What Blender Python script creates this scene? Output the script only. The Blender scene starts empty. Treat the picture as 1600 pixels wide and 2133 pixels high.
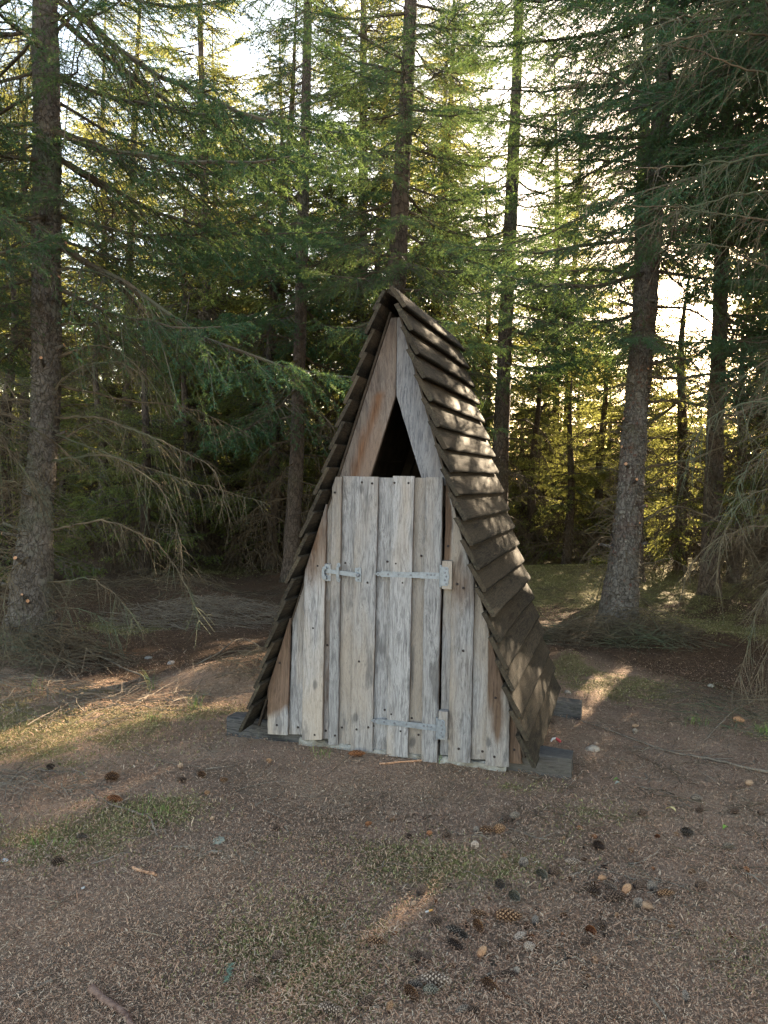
import bpy, math, random
import numpy as np
from mathutils import Matrix, Vector, Euler

# ------------------------------------------------------------------ camera, sky, sun, exposure
scn = bpy.context.scene
COL = scn.collection
PITCH, ROLL, CAMZ, FPX = math.radians(2.728), math.radians(0.739), 1.6, 1600.0
SUN_AZ, SUN_EL = math.radians(29.0), math.radians(20.0)
_fw = np.array([0, math.cos(PITCH), -math.sin(PITCH)])
_rt = np.array([1.0, 0, 0]); _up = np.cross(_rt, _fw)
RT = _rt*math.cos(ROLL) + _up*math.sin(ROLL)
UP = _up*math.cos(ROLL) - _rt*math.sin(ROLL)
FW = _fw
cd = bpy.data.cameras.new('camera'); cam = bpy.data.objects.new('camera', cd); COL.objects.link(cam)
cd.sensor_fit = 'HORIZONTAL'; cd.sensor_width = 36; cd.lens = 36.0; cd.clip_end = 1000; cd.clip_start = 0.05
cam.matrix_world = Matrix(((RT[0], UP[0], -FW[0], 0), (RT[1], UP[1], -FW[1], 0), (RT[2], UP[2], -FW[2], CAMZ), (0, 0, 0, 1)))
scn.camera = cam

world = bpy.data.worlds.new('World'); scn.world = world; world.use_nodes = True
wn = world.node_tree; wn.nodes.clear()
sky = wn.nodes.new('ShaderNodeTexSky'); sky.sky_type = 'NISHITA'; sky.sun_disc = False
sky.sun_elevation = SUN_EL; sky.sun_rotation = SUN_AZ; sky.air_density = 1.0; sky.dust_density = 1.0; sky.ozone_density = 1.0
bg = wn.nodes.new('ShaderNodeBackground'); bg.inputs['Strength'].default_value = 0.10
wo = wn.nodes.new('ShaderNodeOutputWorld')
wb = wn.nodes.new('ShaderNodeMix'); wb.data_type = 'RGBA'; wb.blend_type = 'MULTIPLY'; wb.inputs[0].default_value = 1.0
wb.inputs[7].default_value = (1.20, 1.0, .80, 1)      # the camera's white balance, the same over the whole sky
wn.links.new(sky.outputs[0], wb.inputs[6]); wn.links.new(wb.outputs[2], bg.inputs[0]); wn.links.new(bg.outputs[0], wo.inputs[0])

sl = bpy.data.lights.new('sun', 'SUN'); sl.energy = 5.0; sl.angle = math.radians(0.5); sl.color = (1.0, 0.80, 0.55)
sun = bpy.data.objects.new('sun', sl); COL.objects.link(sun)
sdir = Vector((math.sin(SUN_AZ)*math.cos(SUN_EL), math.cos(SUN_AZ)*math.cos(SUN_EL), math.sin(SUN_EL)))
sun.rotation_euler = (-sdir).to_track_quat('-Z', 'Y').to_euler(); sun.location = sdir*40

vs = scn.view_settings
vs.view_transform = 'Standard'; vs.look = 'None'; vs.gamma = 1; vs.use_curve_mapping = False
vs.exposure = 3.2
scn.cycles.max_bounces = 5; scn.cycles.diffuse_bounces = 3; scn.cycles.glossy_bounces = 2
scn.cycles.transmission_bounces = 3; scn.cycles.transparent_max_bounces = 4
scn.cycles.use_denoising = True
scn.cycles.denoising_prefilter = 'NONE'
scn.cycles.caustics_reflective = False; scn.cycles.caustics_refractive = False

RS = np.random.RandomState(11)
rnd = random.Random(5)

# ------------------------------------------------------------------ helpers
def ray(px, py):
    return RT*(px-800)/FPX - UP*(py-1066.5)/FPX + FW
CAM = np.array([0, 0, CAMZ])
def at_depth(px, py, D):
    d = ray(px, py); return CAM + d*(D/d[1])

BUMPS = [(-1.05, 5.95, .50, .34, .15), (1.62, 6.55, .17, .17, .10), (-2.75, 5.3, .55, .3, .10), (-1.9, 5.0, .5, .3, .05),
         (2.58, 8.4, .7, .6, .10), (-3.0, 6.6, .6, .6, .10), (-3.0, 9.5, 1.2, .8, .16), (2.9, 10.6, 1.3, 1.0, .12),
         (4.2, 12.5, 1.6, 1.2, .18), (-2.2, 9.2, .5, .35, .10), (3.4, 7.4, .9, .5, .07), (1.0, 12.5, 1.5, 1.0, .12),
         (-6.5, 11, 2, 1.5, .2), (2.4, 6.8, .5, .3, .05), (-.9, 12.3, .9, .7, .10), (.9, 3.2, .8, .3, .012)]
def gh(x, y):
    x = np.asarray(x, float); y = np.asarray(y, float)
    h = .018*np.sin(1.7*x+.6)*np.sin(1.3*y+.4) + .012*np.sin(3.9*x+1.1*y) + .008*np.sin(6.1*y-2.3*x+1.) + .005*np.sin(9*x+2)*np.sin(11*y)
    far = np.clip((np.hypot(x, y)-9)/12, 0, 1)
    h = h + far*(.08*np.sin(.9*x+.5*y+1)+.06*np.sin(1.3*y-.6*x))
    for bx, by, sx, sy, a in BUMPS:
        h = h + a*np.exp(-((x-bx)/sx)**2-((y-by)/sy)**2)
    # level pad under the hut
    pad = np.exp(-(((x-.25)/.95)**4+((y-4.85)/.9)**4))
    return h*(1-pad)+.032*pad
def at(px, py):
    d = ray(px, py); t = -CAMZ/d[2]
    for _ in range(6):
        p = CAM+d*t; t = (float(gh(p[0], p[1]))-CAMZ)/d[2]
    return CAM+d*t

def tag(o, label=None, cat=None, group=None, kind=None):
    if label: o['label'] = label
    if cat: o['category'] = cat
    if group: o['group'] = group
    if kind: o['kind'] = kind
    return o
def empty(name, loc=(0, 0, 0), rz=0.0):
    o = bpy.data.objects.new(name, None); COL.objects.link(o); o.location = loc; o.rotation_euler = (0, 0, rz)
    o.empty_display_size = .2
    return o
def obj(name, me, parent=None, loc=None, rot=None, scale=None):
    o = bpy.data.objects.new(name, me); COL.objects.link(o)
    if parent: o.parent = parent
    if loc is not None: o.location = loc
    if rot is not None: o.rotation_euler = rot
    if scale is not None: o.scale = scale
    return o
class G:
    """collects vertices and polygons of one mesh"""
    def __init__(s): s.V = []; s.T = []; s.TM = []; s.Q = []; s.QM = []; s.n = 0; s.A = []
    def add(s, V, T=None, Q=None, m=0, a=None):
        V = np.asarray(V, float).reshape(-1, 3)
        if T is not None:
            T = np.asarray(T, int).reshape(-1, 3); s.T.append(T+s.n); s.TM.append(np.full(len(T), m))
        if Q is not None:
            Q = np.asarray(Q, int).reshape(-1, 4); s.Q.append(Q+s.n); s.QM.append(np.full(len(Q), m))
        s.V.append(V); s.n += len(V)
        s.A.append(np.full(len(V), 0.0 if a is None else a) if np.isscalar(a) or a is None else np.asarray(a, float))
        return s
    def arrays(s):
        V = np.concatenate(s.V); A = np.concatenate(s.A)
        T = np.concatenate(s.T) if s.T else np.zeros((0, 3), int); TM = np.concatenate(s.TM) if s.TM else np.zeros(0, int)
        Q = np.concatenate(s.Q) if s.Q else np.zeros((0, 4), int); QM = np.concatenate(s.QM) if s.QM else np.zeros(0, int)
        return V, T, TM, Q, QM, A
    def mesh(s, name, mats, smooth=False, attr=None):
        V, T, TM, Q, QM, A = s.arrays()
        me = bpy.data.meshes.new(name)
        me.vertices.add(len(V)); me.vertices.foreach_set('co', V.astype(np.float32).ravel())
        loops = np.concatenate([T.ravel(), Q.ravel()]).astype(np.int32)
        me.loops.add(len(loops)); me.loops.foreach_set('vertex_index', loops)
        st = np.concatenate([np.arange(len(T))*3, len(T)*3+np.arange(len(Q))*4]).astype(np.int32)
        me.polygons.add(len(st)); me.polygons.foreach_set('loop_start', st)
        me.polygons.foreach_set('material_index', np.concatenate([TM, QM]).astype(np.int32))
        me.polygons.foreach_set('use_smooth', np.full(len(st), smooth))
        for m in mats: me.materials.append(m)
        if attr:
            at_ = me.attributes.new(attr, 'FLOAT', 'POINT'); at_.data.foreach_set('value', A.astype(np.float32))
        me.update(calc_edges=True); me.validate()
        return me

def frames(P):
    T = np.gradient(P, axis=1); T /= np.linalg.norm(T, axis=2, keepdims=True)+1e-9
    ref = np.where(np.abs(T[:, :1, 2:3]) > .9, np.array([1., 0, 0]), np.array([0., 0, 1.]))
    ref = np.broadcast_to(ref, T.shape)
    N = np.cross(T, ref); N /= np.linalg.norm(N, axis=2, keepdims=True)+1e-9
    return T, N, np.cross(N, T)
def tubes(g, P, R, sides=3, m=0, a=None, cap=False):
    """P (N,K,3) polylines, R (N,K) radii"""
    P = np.asarray(P, float); R = np.asarray(R, float)
    N_, K, _ = P.shape
    if N_ == 0: return
    T, N, B = frames(P)
    an = np.arange(sides)*2*math.pi/sides
    c = np.cos(an)[None, None, :, None]; s = np.sin(an)[None, None, :, None]
    V = P[:, :, None, :]+R[:, :, None, None]*(c*N[:, :, None, :]+s*B[:, :, None, :])
    k = np.arange(K-1)[:, None]*sides; i = np.arange(sides)[None, :]; j = (i+1) % sides
    q = np.stack([k+i, k+j, k+sides+j, k+sides+i], -1).reshape(-1, 4)
    Q = (q[None]+(np.arange(N_)*K*sides)[:, None, None]).reshape(-1, 4)
    A = None if a is None else np.repeat(np.broadcast_to(a, (N_,)), K*sides)
    g.add(V.reshape(-1, 3), Q=Q, m=m, a=A)
    if cap:
        for e in (0, K-1):
            for t in range(N_):
                b = V[t, e]; g.add(np.vstack([b, b.mean(0)]), T=[(x, (x+1) % sides, sides) for x in range(sides)], m=m)
def needles(g, A, B, n, length, width, rs, m=1, fwd=.75):
    """n triangular needles along each segment A->B"""
    S = len(A)
    if S == 0: return
    t = rs.rand(S, n, 1)
    base = A[:, None]*(1-t)+B[:, None]*t
    d = (B-A); d = d/(np.linalg.norm(d, axis=1, keepdims=True)+1e-9)
    r = rs.randn(S, n, 3); r /= np.linalg.norm(r, axis=2, keepdims=True)
    dr = d[:, None]*fwd+r; dr /= np.linalg.norm(dr, axis=2, keepdims=True)
    w = np.cross(dr, rs.randn(S, n, 3)); w /= np.linalg.norm(w, axis=2, keepdims=True)+1e-9
    L = length*(.7+.5*rs.rand(S, n, 1))
    V = np.stack([base-w*width/2, base+w*width/2, base+dr*L], 2).reshape(-1, 3)
    T = np.arange(S*n*3).reshape(-1, 3)
    g.add(V, T=T, m=m, a=np.repeat(rs.rand(S*n), 3))
def box(g, x0, x1, y0, y1, z0, z1, m=0, a=None):
    V = [(x, y, z) for z in (z0, z1) for y in (y0, y1) for x in (x0, x1)]
    g.add(V, Q=[(0, 2, 3, 1), (4, 5, 7, 6), (0, 1, 5, 4), (2, 6, 7, 3), (0, 4, 6, 2), (1, 3, 7, 5)], m=m, a=a)

# ------------------------------------------------------------------ materials
def new_mat(name):
    m = bpy.data.materials.new(name); m.use_nodes = True
    t = m.node_tree; t.nodes.clear()
    out = t.nodes.new('ShaderNodeOutputMaterial')
    return m, t, out
def N(t, typ, **kw):
    n = t.nodes.new(typ)
    for k, v in kw.items():
        if k.startswith('i_'): n.inputs[k[2:]].default_value = v
        else: setattr(n, k, v)
    return n
def noise(t, vec, scale, detail=4, rough=.6, dist=0):
    n = N(t, 'ShaderNodeTexNoise'); n.inputs['Scale'].default_value = scale; n.inputs['Detail'].default_value = detail
    n.inputs['Roughness'].default_value = rough; n.inputs['Distortion'].default_value = dist
    if vec is not None: t.links.new(vec, n.inputs['Vector'])
    return n.outputs[0]
def ramp(t, fac, stops):
    r = N(t, 'ShaderNodeValToRGB'); e = r.color_ramp.elements
    while len(e) < len(stops): e.new(.5)
    for el, (p, c) in zip(e, stops): el.position = p; el.color = (*c, 1) if len(c) == 3 else c
    t.links.new(fac, r.inputs[0]); return r.outputs[0]
def mixc(t, fac, a, b, mode='MIX'):
    n = N(t, 'ShaderNodeMix', data_type='RGBA', blend_type=mode)
    for s, v in ((0, fac), (6, a), (7, b)):
        if isinstance(v, (int, float)): n.inputs[s].default_value = v
        elif isinstance(v, tuple): n.inputs[s].default_value = (*v, 1)
        else: t.links.new(v, n.inputs[s])
    return n.outputs[2]
def mth(t, op, a, b=0.0, clamp=False):
    n = N(t, 'ShaderNodeMath', operation=op); n.use_clamp = clamp
    for s, v in ((0, a), (1, b)):
        if isinstance(v, (int, float)): n.inputs[s].default_value = v
        else: t.links.new(v, n.inputs[s])
    return n.outputs[0]
def mapping(t, vec, scale=(1, 1, 1), loc=None):
    n = N(t, 'ShaderNodeMapping'); n.inputs['Scale'].default_value = scale
    t.links.new(vec, n.inputs['Vector'])
    if loc is not None: t.links.new(loc, n.inputs['Location'])
    return n.outputs[0]
def principled(t, out, col, rough=.85, bump=None, bstr=.4, bdist=.01, spec=.3, metal=0):
    p = N(t, 'ShaderNodeBsdfPrincipled')
    if isinstance(col, tuple): p.inputs['Base Color'].default_value = (*col, 1)
    else: t.links.new(col, p.inputs['Base Color'])
    if isinstance(rough, (int, float)): p.inputs['Roughness'].default_value = rough
    else: t.links.new(rough, p.inputs['Roughness'])
    p.inputs['Specular IOR Level'].default_value = spec; p.inputs['Metallic'].default_value = metal
    if bump is not None:
        b = N(t, 'ShaderNodeBump'); b.inputs['Strength'].default_value = bstr; b.inputs['Distance'].default_value = bdist
        t.links.new(bump, b.inputs['Height']); t.links.new(b.outputs[0], p.inputs['Normal'])
    t.links.new(p.outputs[0], out.inputs[0]); return p

def wood_mat(name, light, dark, tan, stain_shade, grain_axis='z', lichen=0.0, tanamt=.5):
    m, t, out = new_mat(name)
    tc = N(t, 'ShaderNodeTexCoord'); oi = N(t, 'ShaderNodeObjectInfo')
    off = N(t, 'ShaderNodeCombineXYZ')
    r = mth(t, 'MULTIPLY', oi.outputs['Random'], 37.0)
    for i in range(3): t.links.new(r, off.inputs[i])
    sc = {'z': (1, 1, .06), 'y': (1, .06, 1), 'x': (.06, 1, 1)}[grain_axis]
    sc2 = {'z': (1, 1, .22), 'y': (1, .22, 1), 'x': (.22, 1, 1)}[grain_axis]
    # wander the grain so it flows round soft knots
    wv = noise(t, mapping(t, tc.outputs['Object'], sc2, off.outputs[0]), 9, 2, .5)
    w2 = N(t, 'ShaderNodeVectorMath', operation='SCALE'); w2.inputs['Scale'].default_value = .09
    cmb = N(t, 'ShaderNodeCombineXYZ'); 
    for i in range(3): t.links.new(wv, cmb.inputs[i])
    t.links.new(cmb.outputs[0], w2.inputs[0])
    ad = N(t, 'ShaderNodeVectorMath', operation='ADD'); t.links.new(tc.outputs['Object'], ad.inputs[0]); t.links.new(w2.outputs[0], ad.inputs[1])
    V = mapping(t, ad.outputs[0], sc, off.outputs[0]); V2 = mapping(t, ad.outputs[0], sc2, off.outputs[0])
    fine = noise(t, V, 420, 3, .7); mid = noise(t, V, 115, 5, .7); blot = noise(t, V2, 13, 5, .6); big = noise(t, V2, 4.5, 3, .5)
    c = mixc(t, ramp(t, mid, [(.36, (0, 0, 0)), (.56, (1, 1, 1))]), dark, light)
    c = mixc(t, mth(t, 'MULTIPLY', ramp(t, big, [(.42, (0, 0, 0)), (.62, (1, 1, 1))]), tanamt), c, tan)
    crack = ramp(t, fine, [(.34, (1, 1, 1)), (.47, (0, 0, 0))])
    c = mixc(t, mth(t, 'MULTIPLY', crack, .55), c, tuple(x*.45 for x in dark))
    db = ramp(t, blot, [(.56, (0, 0, 0)), (.66, (1, 1, 1))])
    c = mixc(t, mth(t, 'MULTIPLY', db, .65), c, tuple(x*.6 for x in dark))
    # knots
    vo = N(t, 'ShaderNodeTexVoronoi'); vo.inputs['Scale'].default_value = 7
    t.links.new(mapping(t, ad.outputs[0], {'z': (1, 1, .5), 'y': (1, .5, 1), 'x': (.5, 1, 1)}[grain_axis], off.outputs[0]), vo.inputs['Vector'])
    kn = ramp(t, vo.outputs['Distance'], [(.07, (1, 1, 1)), (.13, (0, 0, 0))])
    c = mixc(t, mth(t, 'MULTIPLY', kn, .6), c, tuple(x*.4 for x in dark))
    at_ = N(t, 'ShaderNodeAttribute', attribute_name='stain_shade')  # carries wood stains and also painted shade along board edges
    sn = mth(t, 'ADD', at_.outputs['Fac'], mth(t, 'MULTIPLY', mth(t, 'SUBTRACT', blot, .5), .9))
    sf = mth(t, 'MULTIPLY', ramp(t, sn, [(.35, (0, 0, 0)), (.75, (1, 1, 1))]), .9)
    c = mixc(t, sf, c, mixc(t, ramp(t, mid, [(.3, (0, 0, 0)), (.7, (1, 1, 1))]), tuple(x*.35 for x in stain_shade), stain_shade))
    if lichen:
        ln = noise(t, tc.outputs['Object'], 55, 6, .75)
        c = mixc(t, mth(t, 'MULTIPLY', ramp(t, ln, [(.56, (0, 0, 0)), (.68, (1, 1, 1))]), lichen), c, (.20, .21, .13))
    br = mth(t, 'ADD', mth(t, 'MULTIPLY', oi.outputs['Random'], .36), .80)
    vm = N(t, 'ShaderNodeVectorMath', operation='SCALE'); t.links.new(c, vm.inputs[0]); t.links.new(br, vm.inputs['Scale'])
    hgt = mth(t, 'ADD', mth(t, 'MULTIPLY', mid, .6), mth(t, 'MULTIPLY', fine, .4))
    principled(t, out, vm.outputs[0], .88, hgt, .55, .006, .2)
    return m

M = {}
M['plank'] = wood_mat('weathered_plank', (.335, .318, .318), (.15, .140, .143), (.36, .29, .23), (.17, .10, .062), tanamt=.7)
M['gable'] = wood_mat('gable_wood', (.22, .185, .165), (.10, .08, .075), (.20, .135, .10), (.22, .11, .06), tanamt=.9)
M['gable_grey'] = wood_mat('gable_wood_grey', (.21, .205, .215), (.085, .085, .10), (.22, .18, .155), (.16, .10, .07), tanamt=.4)
M['roof'] = wood_mat('roof_board_wood', (.060, .047, .034), (.014, .0115, .009), (.072, .052, .034), (.014, .012, .010), 'y', lichen=.30)  # last tone is the near-black shade painted along each lap
M['sleeper'] = wood_mat('sleeper_wood', (.095, .09, .09), (.025, .024, .026), (.10, .085, .07), (.1, .06, .04), 'x', lichen=.3)

def bark_mat(name, c1, c2, c3, scale=1.0):
    m, t, out = new_mat(name)
    tc = N(t, 'ShaderNodeTexCoord'); oi = N(t, 'ShaderNodeObjectInfo')
    v = mapping(t, tc.outputs['Object'], (1, 1, .45))
    nz = noise(t, tc.outputs['Object'], 14*scale, 6, .7, .4); nb = noise(t, tc.outputs['Object'], 2.2*scale, 4, .6)
    vo = N(t, 'ShaderNodeTexVoronoi', feature='DISTANCE_TO_EDGE'); vo.inputs['Scale'].default_value = 30*scale
    dn = N(t, 'ShaderNodeTexNoise'); dn.inputs['Scale'].default_value = 11; dn.inputs['Detail'].default_value = 5; t.links.new(tc.outputs['Object'], dn.inputs['Vector'])
    dv = N(t, 'ShaderNodeVectorMath', operation='SCALE'); dv.inputs['Scale'].default_value = .10; t.links.new(dn.outputs['Color'], dv.inputs[0])
    da = N(t, 'ShaderNodeVectorMath', operation='ADD'); t.links.new(v, da.inputs[0]); t.links.new(dv.outputs[0], da.inputs[1]); t.links.new(da.outputs[0], vo.inputs['Vector'])
    c = mixc(t, ramp(t, nz, [(.3, (0, 0, 0)), (.7, (1, 1, 1))]), c1, c2)
    c = mixc(t, mth(t, 'MULTIPLY', ramp(t, nb, [(.5, (0, 0, 0)), (.66, (1, 1, 1))]), .7), c, c3)
    e = ramp(t, vo.outputs['Distance'], [(0, (0, 0, 0)), (.10, (1, 1, 1))])
    c = mixc(t, mth(t, 'MULTIPLY', mth(t, 'SUBTRACT', 1.0, e), .6), c, tuple(x*.4 for x in c1))
    h = mth(t, 'ADD', e, nz)
    principled(t, out, c, .9, h, .7, .02, .15)
    return m
M['bark'] = bark_mat('spruce_bark', (.085, .070, .060), (.19, .165, .145), (.115, .14, .095))
M['bark_grey'] = bark_mat('grey_scaly_bark', (.085, .073, .063), (.22, .20, .18), (.10, .055, .045))
M['bark_far'] = bark_mat('far_bark', (.07, .052, .042), (.15, .115, .095), (.09, .09, .06), .7)

def plain_noise_mat(name, c1, c2, scale=20, rough=.9, attr=None, spec=.2, c3=None):
    m, t, out = new_mat(name)
    tc = N(t, 'ShaderNodeTexCoord'); oi = N(t, 'ShaderNodeObjectInfo')
    n = noise(t, tc.outputs['Object'], scale, 5, .65)
    c = mixc(t, ramp(t, n, [(.35, (0, 0, 0)), (.65, (1, 1, 1))]), c1, c2)
    if c3:
        n2 = noise(t, tc.outputs['Object'], scale*.22, 3, .6)
        c = mixc(t, ramp(t, n2, [(.5, (0, 0, 0)), (.62, (1, 1, 1))]), c, c3)
    principled(t, out, c, rough, n, .4, .004, spec)
    return m
M['twig'] = plain_noise_mat('live_twig_bark', (.060, .047, .035), (.13, .105, .075), 9, c3=(.10, .105, .07))
M['dead'] = plain_noise_mat('dead_twig_bark', (.07, .055, .038), (.17, .132, .088), 7, c3=(.095, .105, .065))
M['dead_far'] = plain_noise_mat('far_dead_twig', (.06, .045, .03), (.12, .09, .06), 3)
M['stick'] = plain_noise_mat('fallen_stick_bark', (.11, .085, .065), (.23, .19, .145), 12)
M['redwood'] = plain_noise_mat('reddish_dead_wood', (.09, .05, .038), (.21, .135, .105), 45)
M['cut'] = plain_noise_mat('cut_wood', (.42, .20, .10), (.55, .32, .2), 60)
M['flake'] = plain_noise_mat('bark_flake', (.10, .08, .068), (.24, .22, .19), 30, c3=(.12, .065, .05))

def needle_mat(name, ca, cb, cc, tr, trf=.42):
    m, t, out = new_mat(name)
    at_ = N(t, 'ShaderNodeAttribute', attribute_name='var'); oi = N(t, 'ShaderNodeObjectInfo')
    geo = N(t, 'ShaderNodeNewGeometry')
    nz = noise(t, geo.outputs['Position'], 1.1, 2, .5)
    c = mixc(t, at_.outputs['Fac'], ca, cb)
    c = mixc(t, mth(t, 'MULTIPLY', ramp(t, nz, [(.42, (0, 0, 0)), (.66, (1, 1, 1))]), .65), c, cc)
    br = mth(t, 'ADD', mth(t, 'MULTIPLY', oi.outputs['Random'], .5), .75)
    vm = N(t, 'ShaderNodeVectorMath', operation='SCALE'); t.links.new(c, vm.inputs[0]); t.links.new(br, vm.inputs['Scale'])
    d = N(t, 'ShaderNodeBsdfDiffuse'); t.links.new(vm.outputs[0], d.inputs[0])
    tl = N(t, 'ShaderNodeBsdfTranslucent'); tl.inputs[0].default_value = (*tr, 1)
    mx = N(t, 'ShaderNodeMixShader'); mx.inputs[0].default_value = trf
    t.links.new(d.outputs[0], mx.inputs[1]); t.links.new(tl.outputs[0], mx.inputs[2])
    t.links.new(mx.outputs[0], out.inputs[0])
    return m
M['needle'] = needle_mat('spruce_needles', (.038, .095, .062), (.075, .170, .110), (.045, .085, .040), (.18, .26, .07), .4)
M['needle_far'] = needle_mat('far_spruce_needles', (.045, .095, .045), (.085, .150, .065), (.060, .075, .025), (.46, .46, .12), .52)

def ground_masks(x, y):
    """moss (0..1) and bare reddish soil (0..1) where the photograph shows them"""
    x = np.asarray(x, float); y = np.asarray(y, float)
    def blob(px, py, rx, ry, a):
        p = at(px, py); return a*np.exp(-((x-p[0])/rx)**2-((y-p[1])/ry)**2)
    m = 0
    for b in [(60, 1520, .9, .55, 1), (120, 1760, .35, .25, .8), (340, 1690, .28, .16, .8), (430, 1480, .5, .3, .6), (1310, 1430, .55, .35, .9),
              (1190, 1395, .2, .2, 1.2), (640, 1960, .3, .3, .7), (850, 1790, .5, .2, .6), (1240, 1700, .25, .16, .6), (700, 2050, .35, .25, .5),
              (1220, 1220, 1.2, 1.5, 1.0), (1480, 1310, 1.4, .8, .9), (250, 1310, .6, .4, .8), (450, 1190, 1.5, 1.0, .6), (1080, 1640, .2, .1, .5),
              (1000, 1800, .5, .25, .35), (1570, 1990, .3, .25, .5), (1590, 1530, .15, .15, .8), (200, 1440, .25, .15, .7), (1350, 1180, 3, 2.5, .8)]:
        m = m+blob(*b)
    n = .5+.5*np.sin(5.3*x+1.7*np.sin(3.1*y))*np.sin(4.7*y+1.3*np.sin(4.*x)); n2 = .5+.5*np.sin(13*x+2*np.sin(7*y))*np.sin(11*y+1.5*np.sin(9*x))
    m = m+.55*np.clip((y-8.5)/4, 0, 1)*(.6+.4*np.tanh(x))
    m = np.clip(m*(.45+.5*n+.35*n2)+.10*n*n2, 0, 1)
    return m
def make_ground_mat():
    m, t, out = new_mat('forest_floor')
    tc = N(t, 'ShaderNodeTexCoord'); P = tc.outputs['Object']
    a = N(t, 'ShaderNodeAttribute', attribute_name='moss')
    n1 = noise(t, P, 2.3, 6, .65); n2 = noise(t, P, 38, 6, .75); n3 = noise(t, P, 150, 4, .8); n4 = noise(t, P, 9, 5, .7)
    c = mixc(t, ramp(t, n2, [(.35, (0, 0, 0)), (.65, (1, 1, 1))]), (.26, .17, .115), (.54, .39, .275))
    c = mixc(t, ramp(t, n1, [(.40, (0, 0, 0)), (.65, (1, 1, 1))]), c, (.46, .31, .225))
    c = mixc(t, mth(t, 'MULTIPLY', ramp(t, n4, [(.55, (0, 0, 0)), (.7, (1, 1, 1))]), .6), c, (.27, .225, .17))
    c = mixc(t, mth(t, 'MULTIPLY', ramp(t, n3, [(.35, (1, 1, 1)), (.5, (0, 0, 0))]), .7), c, (.06, .038, .028))
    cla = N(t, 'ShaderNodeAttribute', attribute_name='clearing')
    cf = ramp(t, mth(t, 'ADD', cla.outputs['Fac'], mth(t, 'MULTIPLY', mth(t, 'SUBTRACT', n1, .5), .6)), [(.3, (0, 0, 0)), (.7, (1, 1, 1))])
    shaded_duff = mixc(t, ramp(t, n2, [(.35, (0, 0, 0)), (.65, (1, 1, 1))]), (.055, .032, .020), (.17, .105, .065))  # damp litter colour, darkened further by painted canopy shade
    c = mixc(t, cf, shaded_duff, c)
    mc = mixc(t, ramp(t, n2, [(.3, (0, 0, 0)), (.7, (1, 1, 1))]), (.12, .11, .042), (.29, .26, .11))
    mf = mth(t, 'ADD', a.outputs['Fac'], mth(t, 'ADD', mth(t, 'MULTIPLY', mth(t, 'SUBTRACT', n4, .5), 1.3), mth(t, 'MULTIPLY', mth(t, 'SUBTRACT', n2, .5), .7)))
    c = mixc(t, mth(t, 'MULTIPLY', ramp(t, mf, [(.40, (0, 0, 0)), (.62, (1, 1, 1))]), .8), c, mc)
    n5 = noise(t, P, .9, 5, .7)
    c = mixc(t, mth(t, 'MULTIPLY', ramp(t, n5, [(.42, (1, 1, 1)), (.56, (0, 0, 0))]), .45), c, mixc(t, n2, (.05, .034, .025), (.15, .105, .078)))
    h = mth(t, 'ADD', n2, mth(t, 'MULTIPLY', n3, .6))
    principled(t, out, c, .95, h, 1.0, .03, .1)
    return m
M['ground'] = make_ground_mat()

def attr_color_mat(name, stops, rough=.8, spec=.2, attr='var', bright=1.0):
    m, t, out = new_mat(name)
    a = N(t, 'ShaderNodeAttribute', attribute_name=attr)
    c = ramp(t, a.outputs['Fac'], stops)
    principled(t, out, c, rough, None, spec=spec); return m
M['litter'] = attr_color_mat('needle_litter', [(0, (.04, .02, .014)), (.3, (.27, .145, .088)), (.55, (.45, .285, .19)), (.85, (.54, .40, .28)), (1.0, (.52, .43, .32))])
M['moss'] = attr_color_mat('moss_strands', [(0, (.10, .095, .035)), (.5, (.21, .195, .075)), (1, (.34, .305, .14))])
M['grass'] = attr_color_mat('grass_blade', [(0, (.07, .14, .03)), (.6, (.16, .25, .05)), (1, (.32, .32, .11))])

m_, t_, o_ = new_mat('galvanised_steel')
tc_ = N(t_, 'ShaderNodeTexCoord'); n_ = noise(t_, tc_.outputs['Object'], 55, 4, .6)
principled(t_, o_, ramp(t_, n_, [(.3, (.17, .185, .21)), (.7, (.27, .29, .325))]), ramp(t_, n_, [(.3, (.38, .38, .38)), (.7, (.6, .6, .6))]), None, metal=.5, spec=.5)
M['steel'] = m_
M['nail'] = plain_noise_mat('rusty_nail', (.02, .016, .018), (.05, .035, .03), 200, .7)
M['bolt'] = plain_noise_mat('bolt_steel', (.10, .10, .12), (.2, .2, .22), 200, .5, spec=.5)
M['concrete'] = plain_noise_mat('rough_concrete', (.20, .185, .165), (.36, .35, .33), 30, c3=(.17, .15, .12))
M['inside'] = plain_noise_mat('dark_sun_block_boards', (.045, .035, .028), (.085, .065, .05), 12)

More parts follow.
